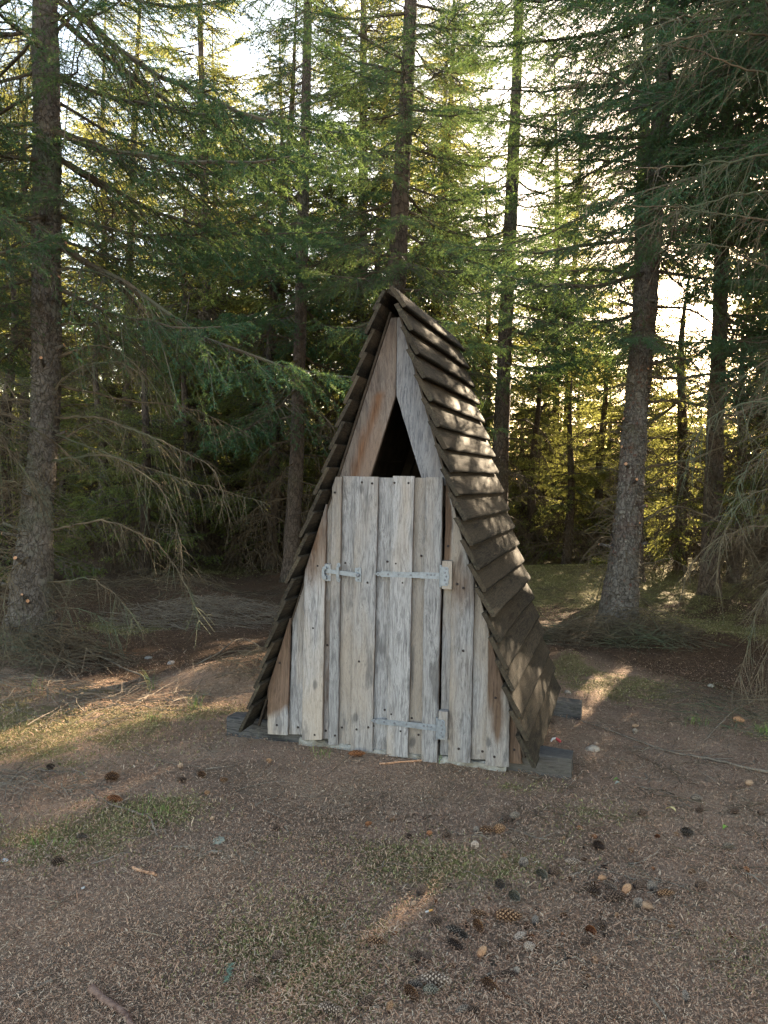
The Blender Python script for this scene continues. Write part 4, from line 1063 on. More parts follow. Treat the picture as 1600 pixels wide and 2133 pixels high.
# ------------------------------------------------------------------ brushwood, fallen branches and sticks
def clumps(name, label, cx, cy, rx, ry, h, n, seed, mat='dead', Lr=(.25, .9), dirb=None):
    rs = np.random.RandomState(seed)
    K = 6; P = []; R = []
    for _ in range(n):
        a = rs.rand()*6.28; q = rs.rand()**.6; x = cx+rx*q*math.cos(a); y = cy+ry*q*math.sin(a)
        l = rs.uniform(*Lr); th = rs.rand()*6.28 if dirb is None else dirb+rs.randn()*.45
        zz = h*(1-q*q)*rs.rand()**.7
        u = np.linspace(-.5, .5, K); c = rs.randn()*.25
        X = x+l*(u*math.cos(th)-c*u*u*math.sin(th)); Y = y+l*(u*math.sin(th)+c*u*u*math.cos(th))
        Z = gh(X, Y)+.008+zz*(1-1.6*u*u)+u*rs.randn()*.12*l
        Z = np.maximum(Z, gh(X, Y)+.003)
        P.append(np.stack([X, Y, Z], 1)+rs.randn(K, 3)*.004); R.append(np.linspace(1, .4, K)*rs.uniform(.0015, .0042))
        for _b in range(rs.randint(1, 4)):
            i = rs.randint(1, K-1); d = P[-1][i+1 if i+1 < K else i]-P[-1][i-1]; d /= np.linalg.norm(d)+1e-6
            s_ = rs.choice([-1, 1]); dd = d*.7+np.array([-d[1], d[0], rs.uniform(-.2, .6)])*s_*.7; l2 = l*rs.uniform(.15, .4); uu = np.linspace(0, 1, K)[:, None]
            q2 = P[-1-0][i]+dd*l2*uu+rs.randn(3)*.06*l2*uu**2
            q2[:, 2] = np.maximum(q2[:, 2], gh(q2[:, 0], q2[:, 1])+.002)
            P.append(q2); R.append(np.linspace(.0018, .0008, K))
    g = G(); tubes(g, np.array(P), np.array(R), 3, 0)
    o = obj(name, g.mesh(name, [M[mat]], False)); o['kind'] = 'stuff'; o['label'] = label
    return o
q = at(470, 1295); clumps('brushwood', 'grey heap of dead branches left of the hut', q[0]-.15, q[1]+.1, 1.05, .55, .26, 330, 1, 'stick', dirb=-.35)
q = at(300, 1255); clumps('brushwood', 'brown brushwood in shade beyond the left spruce', q[0], q[1], 1.5, .6, .22, 220, 2, 'dead')
q = at(540, 1385); clumps('brushwood', 'twigs on the earth bank beside the left roof edge', q[0], q[1], .35, .25, .12, 60, 3, 'dead', (.15, .5))
clumps('brushwood', 'heap of bleached dead twigs round the foot of the leaning grey spruce', b2[0]-.05, b2[1]-.35, .75, .45, .34, 420, 4, 'dead', (.2, .75))
clumps('brushwood', 'dead twigs heaped round the foot of the big left spruce', b1[0]+.15, b1[1]-.2, .75, .4, .28, 380, 5, 'dead', (.2, .7))
q = at(1150, 1330); clumps('brushwood', 'dead twigs on the ground behind the right roof edge', q[0]+.3, q[1], .8, .4, .14, 140, 6, 'dead', (.2, .7))
q = at(180, 1450); clumps('brushwood', 'scattered sticks in front of the big left spruce', q[0], q[1], .9, .45, .07, 170, 7, 'stick', (.15, .7))
q = at(1540, 1480); clumps('brushwood', 'fine dead twigs on the ground at the right edge', q[0], q[1], .6, .7, .06, 130, 8, 'dead', (.15, .6))
q = at(60, 1640); clumps('brushwood', 'pale twigs over grass at the left edge', q[0], q[1], .4, .3, .04, 60, 9, 'stick', (.1, .35))
q = at(800, 1215); clumps('brushwood', 'brushwood on the dark ground behind the hut', q[0], 9.8, 2.6, 1.0, .15, 260, 10, 'dead_far')

clumps('twig_litter', 'small broken twigs strewn over the needle litter', .3, 3.3, 2.6, 1.7, 0.0, 190, 12, 'stick', (.05, .30))
clumps('twig_litter', 'dark broken twigs strewn among the cones', 1.2, 3.3, 1.5, 1.2, 0.0, 150, 13, 'dead_far', (.05, .35))
def stick(label, pix, r0, r1, mat='stick', side=0, seed=1, lift=0.0, cat='fallen branch', name='fallen_branch'):
    rs = np.random.RandomState(seed)
    pts = np.array([at(*p) for p in pix]); seg = np.r_[0, np.cumsum(np.linalg.norm(np.diff(pts, axis=0), axis=1))]
    K = max(8, int(seg[-1]/.04)); u = np.linspace(0, seg[-1], K)
    P = np.stack([np.interp(u, seg, pts[:, i]) for i in range(3)], 1)
    for _ in range(3): P[1:-1] = (P[:-2]+2*P[1:-1]+P[2:])/4
    R = np.interp(u, [0, seg[-1]], [r0, r1])*(1+rs.randn(K)*(.13 if r0 > .012 else .07))
    P[:, 2] = gh(P[:, 0], P[:, 1])+R*.8+lift*np.sin(np.linspace(0, math.pi, K))+.004
    P += rs.randn(K, 3)*np.array([.003, .003, .001])
    o0 = P[0].copy(); g = G(); tubes(g, (P-o0)[None], R[None], 7 if max(r0, r1) > .004 else 4, 0, cap=True)
    for _ in range(side):
        i = rs.randint(1, K-2); d = P[i+1]-P[i-1]; d /= np.linalg.norm(d); s_ = rs.choice([-1, 1]); l2 = rs.uniform(.05, .22)
        dd = d*.8+np.array([-d[1], d[0], .15])*s_*.6; q2 = P[i]+dd*l2*np.linspace(0, 1, 5)[:, None]; q2[:, 2] = np.maximum(q2[:, 2], gh(q2[:, 0], q2[:, 1])+.003)
        tubes(g, (q2-o0)[None], np.linspace(R[i]*.5, .0009, 5)[None], 4, 0)
    o = obj(name, g.mesh(name, [M[mat]], True), None, tuple(o0)); tag(o, label, cat); return o
stick('long thin bare branch running from beside the hut to the right edge', [(1208, 1503), (1270, 1524), (1340, 1550), (1400, 1572), (1480, 1583), (1560, 1605), (1640, 1622)], .004, .009, side=14, seed=2)
stick('curved peeled stick left of the middle, ending by the grass patch', [(185, 1648), (215, 1672), (260, 1688), (305, 1698), (320, 1720), (327, 1745)], .003, .006, side=3, seed=3)
stick('short pale stick on the needles left of the middle', [(362, 1767), (385, 1769), (410, 1772)], .005, .006, seed=4)
stick('forked grey root end on the needles left of the middle', [(395, 1797), (420, 1785), (440, 1778), (462, 1780)], .003, .008, side=3, seed=5)
stick('splinter of pale wood lying on the bare earth path', [(275, 1812), (295, 1820), (325, 1826)], .006, .006, mat='cut', seed=6)
stick('thick reddish stick half sunk in the litter at the bottom left', [(188, 2070), (210, 2085), (232, 2098), (255, 2115), (285, 2150)], .013, .009, mat='redwood', seed=7)
stick('grey stick in the bottom left corner', [(22, 2080), (60, 2066), (108, 2050)], .005, .006, seed=8)
stick('thin stick with a fork among the cones at the lower right', [(1210, 1852), (1228, 1822), (1245, 1806), (1270, 1800)], .003, .004, side=2, seed=9)
stick('long thin twig crossing above the row of cones', [(1242, 1811), (1280, 1818), (1320, 1835), (1385, 1842)], .003, .002, side=3, seed=10)
stick('thin twig above the orange brown cone at the right', [(1330, 1819), (1390, 1840), (1460, 1866)], .003, .002, side=2, seed=11)
stick('dark twig lying near the bottom right of the middle', [(1116, 2038), (1140, 2015), (1180, 1998)], .003, .004, seed=12)
stick('curved reddish twig near the bottom edge', [(940, 2098), (985, 2055), (1010, 2032), (1040, 2027)], .002, .003, seed=13)
stick('grey twig beside the dark cones near the bottom', [(870, 2022), (900, 2032), (932, 2036)], .003, .003, seed=14)
stick('pale tan stick crossing the bottom edge', [(728, 2133), (760, 2116), (788, 2100)], .004, .004, mat='stick', seed=15)
stick('thin twig under the long open cone', [(775, 2019), (797, 2000), (804, 1978)], .0025, .002, seed=16)
stick('long twig curving below the middle right', [(1296, 1935), (1345, 1960), (1400, 1975), (1422, 1980)], .003, .002, side=2, seed=17)
stick('thin dark twig right of the front sleeper beam', [(1170, 1655), (1192, 1632), (1215, 1610)], .002, .003, seed=18)
stick('slender root like twig right of the hut', [(1330, 1640), (1380, 1650), (1420, 1670), (1445, 1690)], .003, .002, side=2, seed=19)
stick('strip of pale split wood lying along the foot of the door', [(790, 1594), (840, 1590), (890, 1585), (915, 1582)], .005, .006, mat='cut', seed=20)
stick('bare pale branch lying in front of the big left spruce', [(148, 1343), (190, 1368), (240, 1392), (300, 1415), (330, 1432)], .010, .005, side=8, seed=21, lift=.03)
stick('branch leaning over the brush heap left of the hut', [(388, 1262), (430, 1276), (490, 1290), (545, 1300)], .008, .005, side=8, seed=22, lift=.12)
stick('thin curved branch left of the hut below the heap', [(410, 1386), (455, 1372), (480, 1352), (510, 1338), (545, 1350)], .007, .003, side=9, seed=23, lift=.05)
stick('bent twig across the ground in front of the left roof edge', [(280, 1560), (340, 1590), (420, 1600)], .003, .002, side=3, seed=24)
stick('thin branch rising toward the right edge', [(1465, 1550), (1510, 1510), (1560, 1475), (1610, 1450)], .003, .006, side=5, seed=25, lift=.04)

# ------------------------------------------------------------------ needle litter, moss and grass
def scatter_xy(n, rs, ymin=1.9, ymax=9.5, pw=1.25):
    u = rs.rand(n); a = ymin**(-pw+1) if pw != 1 else 0
    y = (u*(ymax**(1-pw)-ymin**(1-pw))+ymin**(1-pw))**(1/(1-pw)); x = rs.uniform(-.74, .74, n)*y
    return x, y
def in_hut(x, y):
    dx, dy = x-HUT_O[0], y-HUT_O[1]; lx = dx*HU[0]+dy*HU[1]; ly = dx*HV[0]+dy*HV[1]
    return (np.abs(lx) < .72) & (ly > -.04) & (ly < 1.3)
def make_litter(n, seed):
    rs = np.random.RandomState(seed); x, y = scatter_xy(n, rs)
    ok = ~in_hut(x, y) & ((y < 6.6) | (rs.rand(n) < .35)); x, y = x[ok], y[ok]; n = len(x)
    th = rs.rand(n)*6.28; l = rs.uniform(.005, .0155, n)*(1+.06*y); w = (.0007+.00017*y)*rs.uniform(.6, 1.4, n)
    big = rs.rand(n) < .03; l[big] *= 2.2; w[big] *= 1.6
    c = rs.randn(n)*.35*l
    dx, dy = np.cos(th), np.sin(th); px, py = -dy, dx
    tilt = rs.randn(n)*.30
    z0 = gh(x, y)+.009+rs.rand(n)*.008
    P = []
    for u, k in ((-.5, .5), (0, 1), (.5, .35)):
        cx = x+dx*l*u+px*c*(u*u); cy = y+dy*l*u+py*c*(u*u); cz = z0+tilt*l*u+(.002 if u == 0 else 0)
        for s in (-1, 1): P.append(np.stack([cx+px*w*s*k, cy+py*w*s*k, cz], 1))
    V = np.stack(P, 1).reshape(-1, 3); b = np.arange(n)*6
    Q = np.concatenate([np.stack([b, b+2, b+3, b+1], 1), np.stack([b+2, b+4, b+5, b+3], 1)])
    m = ground_masks(x, y); v = np.clip(rs.beta(1.7, 2.3, n)+rs.randn(n)*.05, 0, 1)
    g = G(); g.add(V, Q=Q, a=np.repeat(v, 6))
    o = obj('needle_litter', g.mesh('needle_litter', [M['litter']], False, 'var')); o['kind'] = 'stuff'; o['label'] = 'fallen brown needles and bits of twig covering the forest floor'
make_litter(260000, 4)
def make_moss(n, seed):
    rs = np.random.RandomState(seed); x, y = scatter_xy(n, rs, 1.9, 14, 1.15)
    m = ground_masks(x, y); ok = (rs.rand(n) < m*1.1-.12) & ~in_hut(x, y); x, y = x[ok], y[ok]; n = len(x)
    th = rs.rand(n)*6.28; l = rs.uniform(.006, .016, n)*(1+.06*y); w = (.0018+.0004*y)*rs.uniform(.7, 1.4, n)
    a = rs.rand(n)*6.28; ln = rs.uniform(.2, 1.0, n)
    B = np.stack([x, y, gh(x, y)+.004], 1); T_ = B+np.stack([np.cos(a)*ln*l, np.sin(a)*ln*l, l*.8], 1); W = np.stack([np.cos(th)*w, np.sin(th)*w, 0*w], 1)
    V = np.stack([B-W, B+W, T_], 1).reshape(-1, 3)
    g = G(); g.add(V, T=np.arange(3*n).reshape(-1, 3), a=np.repeat(rs.rand(n), 3))
    o = obj('moss', g.mesh('moss', [M['moss']], False, 'var')); o['kind'] = 'stuff'; o['label'] = 'short yellow green moss in patches on the forest floor'
make_moss(330000, 5)
def grass_tuft(label, px, py, n, h, spread, seed):
    rs = np.random.RandomState(seed); b = at(px, py); V = []; Q = []
    for k in range(n):
        a = rs.rand()*6.28; r_ = spread*rs.rand(); x0 = np.array([math.cos(a)*r_, math.sin(a)*r_, -.005]); hh = h*rs.uniform(.45, 1.1); o_ = rs.rand()*6.28; bend = hh*rs.uniform(.2, .8)
        w = np.array([-math.sin(o_), math.cos(o_), 0])*rs.uniform(.0012, .0024)
        for i in range(5):
            t = i/4; c = x0+np.array([math.cos(o_)*bend*t*t, math.sin(o_)*bend*t*t, hh*(t-.28*t*t)]); s = 1-.9*t
            V += [c-w*s, c+w*s]
        q0 = k*10; Q += [(q0+2*i, q0+2*i+1, q0+2*i+3, q0+2*i+2) for i in range(4)]
    g = G(); g.add(V, Q=Q, a=np.repeat(rs.rand(n), 10))
    b[2] = float(gh(b[0], b[1]))
    o = obj('grass_tuft' if n < 100 else 'grass_patch', g.mesh('grass_tuft', [M['grass']], False, 'var'), None, tuple(b))
    if n >= 100: o['kind'] = 'stuff'; o['label'] = label; return o
    return tag(o, label, 'grass tuft')
grass_tuft('bright green grass tuft in the sunlit strip left of the hut', 405, 1478, 26, .20, .05, 1)
grass_tuft('few long green blades on the shaded ground left of the sunlit strip', 312, 1440, 9, .30, .06, 2)
grass_tuft('single tall grass blades in front of the big left spruce', 78, 1445, 7, .30, .05, 3)
grass_tuft('low green grass patch beside the curved peeled stick', 340, 1690, 150, .05, .17, 4)
grass_tuft('low green grass patch at the left edge', 75, 1765, 170, .05, .20, 5)
grass_tuft('sparse green grass at the foot of the left planks', 668, 1572, 34, .07, .07, 6)
grass_tuft('thin dry grass stems at the lower door hinge', 915, 1590, 5, .16, .02, 7)
grass_tuft('green tuft at the right edge of the ground', 1592, 1525, 60, .09, .06, 8)
grass_tuft('small green tuft in front of the mossy bank at the left', 320, 1500, 30, .09, .06, 9)
grass_tuft('pale dry grass stems right of the hut', 1445, 1510, 26, .12, .10, 10)

# ------------------------------------------------------------------ cones, leaves and litter
def cone_mesh(seed, openness, n_ring, per, aspect, smooth_closed=False):
    """cone along +x, length 1, scales as bent plates round a core"""
    rs = np.random.RandomState(seed); g = G()
    K = 12; u = np.linspace(0, 1, K); prof = np.sin(np.clip(u*.94+.05, 0, 1)*math.pi)**.55*(1-.28*u)
    Rm = .5*aspect
    core = np.stack([u-.5, 0*u, 0*u], 1)
    tubes(g, core[None], (Rm*prof*(.62 if not smooth_closed else .93)+.01)[None], 10, 0, a=[0.05 if not smooth_closed else .45], cap=True)
    for r_ in range(n_ring):
        t = (r_+.6)/n_ring; R = Rm*(math.sin(min(t*.94+.05, 1)*math.pi)**.55)*(1-.28*t)
        for k in range(per):
            a = (k+.5*(r_ % 2))*2*math.pi/per+rs.randn()*.06
            c = np.array([0, math.cos(a), math.sin(a)]); s_ = np.array([0, -math.sin(a), math.cos(a)])
            w = 2*math.pi*R/per*.62; l = 1.35/n_ring*(1.1 if openness > .3 else .9)
            p0 = np.array([t-.5, 0, 0])+c*R*.55
            out = c*(R*.5*(1+openness*.6)) + np.array([l*(1.0-openness*.75), 0, 0])
            p1 = p0+out*.75; p2 = p0+out*1.1+c*.0+np.array([l*.25, 0, 0])
            V = [p0-s_*w*.35, p0+s_*w*.35, p1-s_*w*.62, p1+s_*w*.62, p2, p0+out*.6-c*R*.10]
            g.add(V, T=[(0, 1, 3), (0, 3, 2), (2, 3, 4), (0, 2, 5), (1, 5, 3), (2, 4, 5), (3, 5, 4)], a=np.array([.1, .1, .75, .75, 1.0, .1])*(.85+.3*rs.rand()))
    return g
def cone_mat(name, dark, midc, tip):
    m, t, out = new_mat(name)
    a = N(t, 'ShaderNodeAttribute', attribute_name='var'); tc = N(t, 'ShaderNodeTexCoord')
    c = ramp(t, a.outputs['Fac'], [(0, dark), (.55, midc), (1, tip)])
    n = noise(t, tc.outputs['Object'], 9, 4, .7); c = mixc(t, mth(t, 'MULTIPLY', ramp(t, n, [(.45, (0, 0, 0)), (.7, (1, 1, 1))]), .4), c, tuple(x*.6 for x in midc))
    principled(t, out, c, .75, spec=.25); return m
CK = {  # look: (colour, dark, mid, tip, openness)
 'brown': ((.035, .018, .012), (.16, .075, .035), (.42, .25, .14), .75), 'dark': ((.02, .013, .011), (.07, .042, .03), (.18, .12, .085), .7),
 'tan': ((.16, .095, .055), (.34, .215, .135), (.46, .32, .21), .15), 'orange': ((.18, .08, .04), (.40, .21, .11), (.52, .31, .17), .15),
 'blue': ((.022, .017, .014), (.085, .064, .052), (.27, .215, .17), .5), 'grey': ((.05, .038, .03), (.17, .13, .10), (.33, .265, .205), .3),
 'pale': ((.08, .055, .04), (.28, .20, .15), (.48, .38, .30), .45), 'teal': ((.05, .045, .035), (.14, .122, .092), (.28, .255, .195), .3), 'rust': ((.06, .02, .01), (.24, .09, .035), (.36, .17, .08), .2)}
CM = {}
for i, (k, (d_, m_, tp, op)) in enumerate(CK.items()):
    cl = k in ('tan', 'orange')
    for j, asp in ((0, .46), (1, .72)):
        CM[k, j] = cone_mesh(i*3+j, op, 14 if cl else 11, 11 if cl else 9, asp, cl).mesh('cone', [M.setdefault('cone_'+k, None) or cone_mat('cone_'+k, d_, m_, tp)], False, 'var')
LOOK = {'brown': 'open brown cone', 'dark': 'dark open cone', 'tan': 'closed tan cone', 'orange': 'closed orange tan cone', 'blue': 'blue grey striped cone', 'grey': 'weathered grey cone', 'pale': 'pale scaly cone', 'teal': 'greenish grey cone', 'rust': 'rust brown cone'}
CONES = [(1055, 1714, 16, 'dark', 0, 'left of the round grey cone below the hut'), (1071, 1707, 20, 'grey', 20, 'lying alone below the front sleeper beam'), (992, 1736, 16, 'blue', 80, 'at the left end of the long brown cones below the door'),
 (1014, 1736, 30, 'brown', -15, 'lying flat below the right planks'), (1040, 1736, 24, 'brown', 30, 'on moss, right one of the brown pair below the right planks'), (930, 1747, 18, 'dark', 20, 'on bare needles well below the lower hinge'),
 (989, 1769, 20, 'pale', 70, 'below the brown pair under the right planks'), (1080, 1761, 26, 'pale', -30, 'half sunk in needles below the sleeper beam end'), (1090, 1807, 24, 'blue', 60, 'above the greenish cone, right of the middle'),
 (1191, 1802, 28, 'pale', -10, 'slender, left of the forked thin stick'), (1128, 1831, 26, 'teal', -60, 'between two brown ones, right of the middle'), (1154, 1824, 24, 'dark', 30, 'touching the right side of the greenish cone'),
 (1041, 1852, 26, 'blue', -70, 'alone on needles below the blue one above'), (1071, 1877, 28, 'teal', -70, 'resting on moss above the biggest brown cone'), (1254, 1836, 16, 'orange', 10, 'small, left end of the row under the thin twigs'),
 (1269, 1852, 32, 'pale', -55, 'large and oval in the row under the thin twigs'), (1305, 1861, 34, 'orange', 55, 'big and smooth in the middle of the row at the right'), (1279, 1877, 38, 'dark', 5, 'long, lying under the two oval light cones'),
 (1237, 1865, 24, 'dark', -20, 'left of the long dark one under the oval cones'), (997, 1911, 32, 'brown', -12, 'touching a second brown one left of the biggest cone'), (1057, 1920, 52, 'brown', 0, 'biggest of all, lying level right of the middle'),
 (996, 1937, 36, 'brown', -75, 'standing on end below its brown neighbour'), (947, 1947, 36, 'blue', -35, 'large, with a small one at its lower end'), (964, 1957, 20, 'blue', -40, 'small, at the lower end of a larger striped one'),
 (1115, 1926, 28, 'blue', 70, 'right of the biggest brown cone'), (1081, 1959, 30, 'pale', 45, 'tan, below the biggest brown cone'), (1004, 1992, 34, 'orange', 65, 'smooth, alone below the middle cones'),
 (1101, 1982, 24, 'pale', 20, 'whitish, gnawed open, below the tan scaly one'), (1230, 1947, 24, 'rust', -60, 'upright, above a dark one at the lower right'), (1222, 1970, 20, 'dark', 10, 'just below the rust brown one'),
 (1251, 1935, 18, 'dark', 0, 'small, up and right of the rust brown one'), (1044, 1972, 18, 'dark', 40, 'small, between the smooth orange one and the whitish one'), (948, 1977, 36, 'dark', -50, 'long, below the large striped one'),
 (1062, 2037, 30, 'dark', -25, 'beside a small pale one near the bottom'), (1077, 2031, 18, 'grey', 80, 'small and pale at the tip of a dark one'), (1019, 2060, 38, 'brown', -45, 'slanting, near the bottom edge right of the long open one'),
 (904, 2054, 58, 'pale', -12, 'longest one at the bottom, brown with pale tips'), (896, 2073, 28, 'teal', 0, 'round, leaning on the longest one at the bottom'), (856, 2078, 40, 'brown', -55, 'orange lit brown, left of the round greenish one'),
 (864, 2060, 24, 'blue', 0, 'behind the orange lit brown one near the bottom'), (686, 2112, 46, 'pale', -20, 'tightly scaled, cream coloured, at the bottom edge'), (765, 2097, 26, 'dark', 30, 'above the tan stick on the bottom edge'),
 (812, 2106, 28, 'brown', 80, 'on the bottom edge right of the tan stick'), (960, 2114, 32, 'blue', 40, 'on the bottom edge below the curved reddish twig'), (988, 2113, 22, 'dark', 0, 'on the bottom edge, right of a blue grey one'),
 (784, 1971, 38, 'brown', -5, 'alone on the moss patch below the middle'), (867, 2000, 24, 'dark', 20, 'left one of the dark pair above the grey twig'), (891, 2002, 20, 'dark', 50, 'right one of the dark pair above the grey twig'),
 (877, 1864, 24, 'dark', 60, 'alone, right of the mossy middle patch'), (861, 1889, 14, 'tan', 60, 'tiny, left of the orange filter tip'), (907, 1929, 24, 'dark', 10, 'purplish, below the orange filter tip'),
 (1330, 1853, 24, 'dark', 30, 'right of the big smooth orange one'), (1357, 1856, 22, 'blue', 70, 'right of the dark one at the end of the row'), (1385, 1869, 32, 'brown', -5, 'orange brown, right end of the row at the right'),
 (1330, 1893, 26, 'blue', 60, 'below the row, leaning on a tan one'), (1348, 1896, 22, 'tan', -30, 'below the row, beside a blue grey one'), (1431, 1742, 24, 'blue', -50, 'alone at the right, left of the bright green leaf'),
 (1450, 1670, 20, 'grey', 0, 'alone, above right of the yellow leaf'), (1322, 1529, 14, 'grey', 60, 'resting against the long thin branch'), (1323, 1517, 12, 'tan', 0, 'just behind the long thin branch'),
 (1459, 1852, 24, 'dark', 20, 'large, far right of the row of cones'), (1518, 1771, 20, 'grey', -20, 'bluish, below the bright green leaf'), (1530, 1696, 16, 'dark', 0, 'near the right edge, above the bright green leaf'),
 (1560, 1637, 16, 'tan', 20, 'near the right edge, below the long thin branch'), (1457, 1693, 14, 'dark', 0, 'right of the yellow leaf'), (1538, 1507, 20, 'orange', -10, 'far right, beyond the long thin branch'),
 (1337, 1700, 18, 'dark', 20, 'left of the yellow leaf'), (1247, 1771, 24, 'dark', -50, 'on moss below the green moss patch at the right'), (1428, 2085, 30, 'blue', 75, 'alone in the bottom right corner'),
 (1585, 1698, 14, 'dark', 20, 'on the very right edge of the picture'), (233, 1628, 26, 'brown', 5, 'alone on moss at the left, above the curved stick'), (378, 1631, 18, 'dark', 10, 'left of the hut foundation, among twigs'),
 (238, 1671, 30, 'rust', -20, 'just above the curved peeled stick'), (120, 1802, 22, 'dark', 10, 'at the lower rim of the left grass patch'), (376, 1602, 14, 'tan', 80, 'upright, left of the hut foundation'),
 (442, 1710, 11, 'tan', 60, 'small, on the bare path left of the door'), (420, 1620, 16, 'brown', -10, 'left one of the small brown pair left of the foundation'), (466, 1630, 14, 'brown', 10, 'right one of the small brown pair left of the foundation'),
 (524, 2060, 26, 'dark', 40, 'right of the bluish fallen sprig'), (577, 2001, 24, 'dark', 60, 'above right of the bluish fallen sprig'), (575, 1731, 14, 'dark', 0, 'on the bare path below the left planks'),
 (431, 1657, 12, 'brown', 50, 'tiny, on the path left of the hut'), (171, 1751, 20, 'grey', -10, 'on the left grass patch, right side'), (105, 1604, 16, 'dark', 0, 'near the left edge, on mossy ground'),
 (560, 1590, 12, 'brown', 60, 'right under the leftmost plank'), (818, 1714, 11, 'brown', 0, 'small, straight below the door'), (886, 1707, 10, 'dark', 40, 'tiny, below the right half of the door'),
 (894, 1742, 14, 'rust', 50, 'small, left of a dark one below the lower hinge'), (767, 1722, 14, 'rust', 20, 'small, on the path below the left half of the door'), (852, 1747, 12, 'dark', -20, 'small, below the middle of the door'),
 (742, 1577, 30, 'rust', -5, 'against the foundation under the left door planks')]
rs = np.random.RandomState(31)
for px, py, size, k, ang, lab in CONES:
    p = at(px, py); depth = float(np.dot(p-CAM, FW)); L = size/FPX*depth*1.12
    j = 1 if size < 27 or k in ('teal', 'tan') else 0
    asp = .46 if j == 0 else .72
    o = obj('pine_cone', CM[k, j], None, (p[0], p[1], float(gh(p[0], p[1]))+L*asp*.42+.004), (rs.rand()*6.28, rs.uniform(-.12, .12), math.radians(ang)*1.0+rs.uniform(-.1, .1)), (L, L, L))
    tag(o, LOOK[k]+' '+lab, 'pine cone', 'cones lying on the needle litter')

taken = [(c[0], c[1]) for c in CONES]
k_ = 0
while k_ < 60:
    px, py = rs.normal(1120, 190), rs.normal(1880, 120)
    if not (820 < px < 1590 and 1690 < py < 2120) or min((px-a)**2+(py-b)**2 for a, b in taken) < 18**2: continue
    taken.append((px, py)); k_ += 1
    p = at(px, py); L = rs.uniform(.018, .034); kk = ['dark', 'brown', 'brown', 'rust', 'grey'][rs.randint(5)]
    o = obj('pine_cone', CM[kk, 1], None, (p[0], p[1], float(gh(p[0], p[1]))+L*.2), (rs.rand()*6.28, rs.uniform(-.5, .5), rs.rand()*6.28), (L, L, L))
    tag(o, 'very small half buried cone among the litter right of the middle', 'pine cone', 'very small half buried cones')
def leaf(name, label, px, py, L, W, col, seed, cat='leaf', ang=0):
    rs = np.random.RandomState(seed); b = at(px, py); g = G(); n = 8; V = []
    for i in range(n+1):
        t = i/n; w = W*math.sin(min(1, t*.96+.03)*math.pi)**.8; z = .012*math.sin(t*3.1)
        V += [(t*L, -w, z+.006), (t*L, 0, z), (t*L, w, z+.005+.004*rs.rand())]
    Q = [(3*i+j, 3*i+j+1, 3*i+j+4, 3*i+j+3) for i in range(n) for j in (0, 1)]
    g.add(V, Q=Q); k = 'leaf_'+name+str(seed)
    M[k] = plain_noise_mat(k, tuple(c*.7 for c in col), col, 90, .6)
    me = g.mesh(name, [M[k]], True)
    o = obj(name, me, None, (b[0], b[1], float(gh(b[0], b[1]))+.016), (rs.uniform(-.3, .3), 0, ang)); return tag(o, label, cat)
leaf('fallen_leaf', 'bright green leaf on the litter at the right', 1506, 1736, .035, .010, (.20, .32, .06), 1, ang=.6)
leaf('fallen_leaf', 'crumpled yellow leaf right of the hut', 1388, 1692, .050, .012, (.62, .50, .24), 2, ang=-.9)
leaf('fallen_leaf', 'small green leaf below the front sleeper beam end', 1278, 1634, .03, .007, (.17, .26, .07), 3)
leaf('fallen_leaf', 'small dull leaf lying under the green one near the sleeper beam', 1281, 1642, .03, .010, (.30, .30, .24), 4)
# bluish needle sprig
b = at(471, 2060); g = G(); rs = np.random.RandomState(3)
A_ = np.array([[0, 0, .006]]); B_ = np.array([[.012, .085, .012]])
tubes(g, np.stack([A_, B_], 1), np.array([[.002, .001]]), 4, 0)
needles(g, A_, B_, 130, .018, .0034, rs, m=1, fwd=.6)
M['sprig'] = needle_mat('blue_sprig_needles', (.11, .16, .12), (.20, .26, .20), (.12, .17, .12), (.1, .2, .1), .1)
V = g.arrays()[0]
o = obj('needle_sprig', g.mesh('needle_sprig', [M['twig'], M['sprig']], False, 'var'), None, (b[0], b[1], float(gh(b[0], b[1]))+.018), (0, 0, .15), (1, 1, .5)); tag(o, 'bluish green fallen needle sprig at the bottom left of the middle', 'sprig')
# curled red and white scrap, mushroom, filter tip, stones
b = at(1158, 1550); g = G()
P = np.array([[(-.030, 0, .012), (-.018, .006, .026), (0, .008, .028), (.016, .002, .020), (.026, -.010, .012)]]); tubes(g, P[:, :3], np.array([[.005, .007, .007]]), 8, 0, cap=True); tubes(g, P[:, 2:], np.array([[.0072, .010, .008]]), 8, 1, cap=True)
M['white'] = plain_noise_mat('faded_white', (.45, .40, .36), (.66, .60, .55), 80); M['red'] = plain_noise_mat('faded_red', (.36, .05, .05), (.50, .10, .09), 80)
tag(obj('scrap', g.mesh('scrap', [M['white'], M['red']], True), None, (b[0], b[1], float(gh(b[0], b[1]))+.004)), 'curled red and white scrap beside the right roof edge', 'litter scrap')
b = at(896, 1905); g = G(); tubes(g, np.array([[(-.006, -.002, .008), (.008, .003, .010)]]), np.array([[.0038, .0038]]), 8, 0, cap=True); tubes(g, np.array([[(-.018, -.006, .006), (-.006, -.002, .008)]]), np.array([[.0036, .0038]]), 8, 1, cap=True)
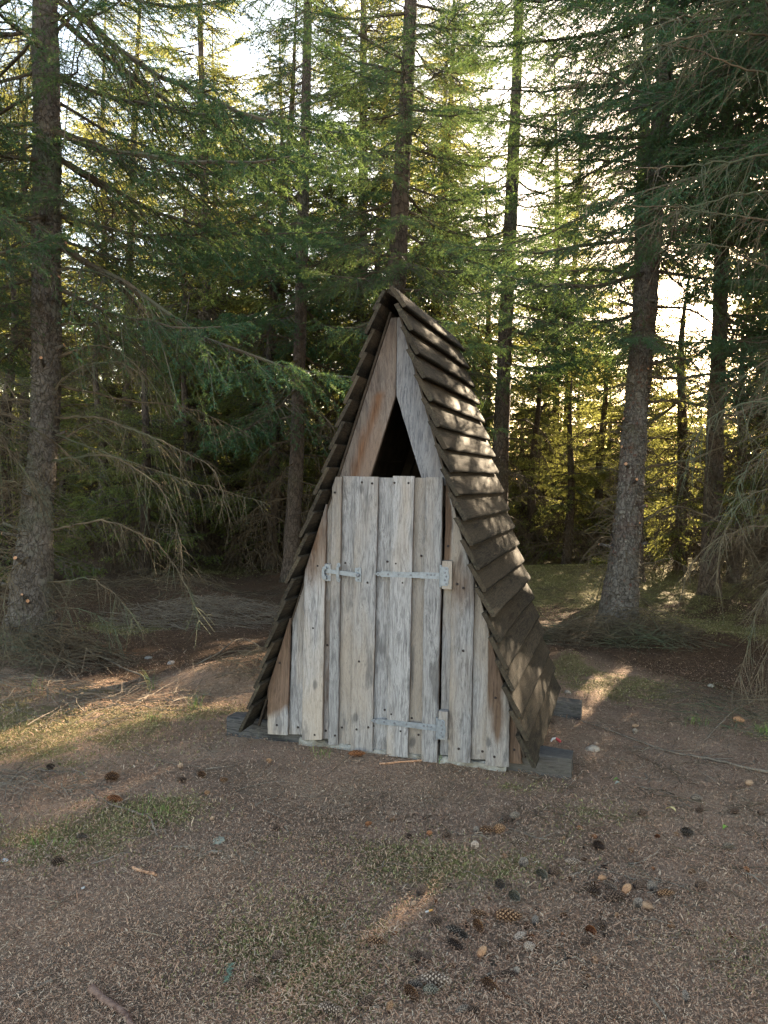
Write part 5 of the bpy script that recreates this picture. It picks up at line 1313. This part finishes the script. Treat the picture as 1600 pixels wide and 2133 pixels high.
M['filter'] = plain_noise_mat('orange_filter', (.55, .25, .06), (.68, .36, .12), 150)
tag(obj('cigarette_end', g.mesh('cigarette_end', [M['filter'], M['white']], True), None, (b[0], b[1], float(gh(b[0], b[1]))+.006)), 'orange and white cigarette end among the cones', 'cigarette end')
def stone(label, px, py, r_, col, seed, flat=.55):
    rs = np.random.RandomState(seed); b = at(px, py); g = G(); n, m_ = 9, 7; V = []
    k = rs.randn(4)
    for i in range(m_):
        ph = math.pi*i/(m_-1)
        for j in range(n):
            a = 2*math.pi*j/n; rr = r_*(1+.14*math.sin(2*a+k[0]*3)+.10*math.sin(3*a+ph*2+k[1]*3)+.05*rs.randn()*(0 < i < m_-1))
            V.append((rr*math.sin(ph)*math.cos(a), rr*math.sin(ph)*math.sin(a), rr*math.cos(ph)*flat))
    g.add(V, Q=[(i*n+j, (i+1)*n+j, (i+1)*n+(j+1) % n, i*n+(j+1) % n) for i in range(m_-1) for j in range(n)])
    kk = 'stone'+str(seed); M[kk] = plain_noise_mat(kk, tuple(c*.6 for c in col), col, 60)
    tag(obj('stone', g.mesh('stone', [M[kk]], True), None, (b[0], b[1], float(gh(b[0], b[1]))+r_*flat*.2)), label, 'stone')
stone('small grey lichened stone on the path left of the middle', 455, 1752, .030, (.36, .38, .31), 1, .35)
stone('pale round stone beside the rear sleeper beam', 1182, 1443, .028, (.40, .33, .26), 2)
stone('pale stone below the grey spruce, right of the moss', 1480, 1430, .030, (.50, .45, .36), 3)
stone('whitish flaky lump right of the red and white scrap', 1235, 1562, .045, (.42, .35, .28), 4, .45)
stone('tiny white pebble at the left edge', 10, 1793, .013, (.75, .75, .75), 5)
stone('small white pebble on the path, lower left', 173, 1850, .008, (.7, .68, .64), 6)
stone('pale stone in the shade left of the brush heap', 356, 1382, .035, (.34, .30, .27), 7)
stone('grey stone beside the pale one left of the hut', 309, 1372, .032, (.26, .24, .22), 8)
stone('dull tan stone above the whitish flaky lump', 1241, 1549, .016, (.42, .30, .22), 9)
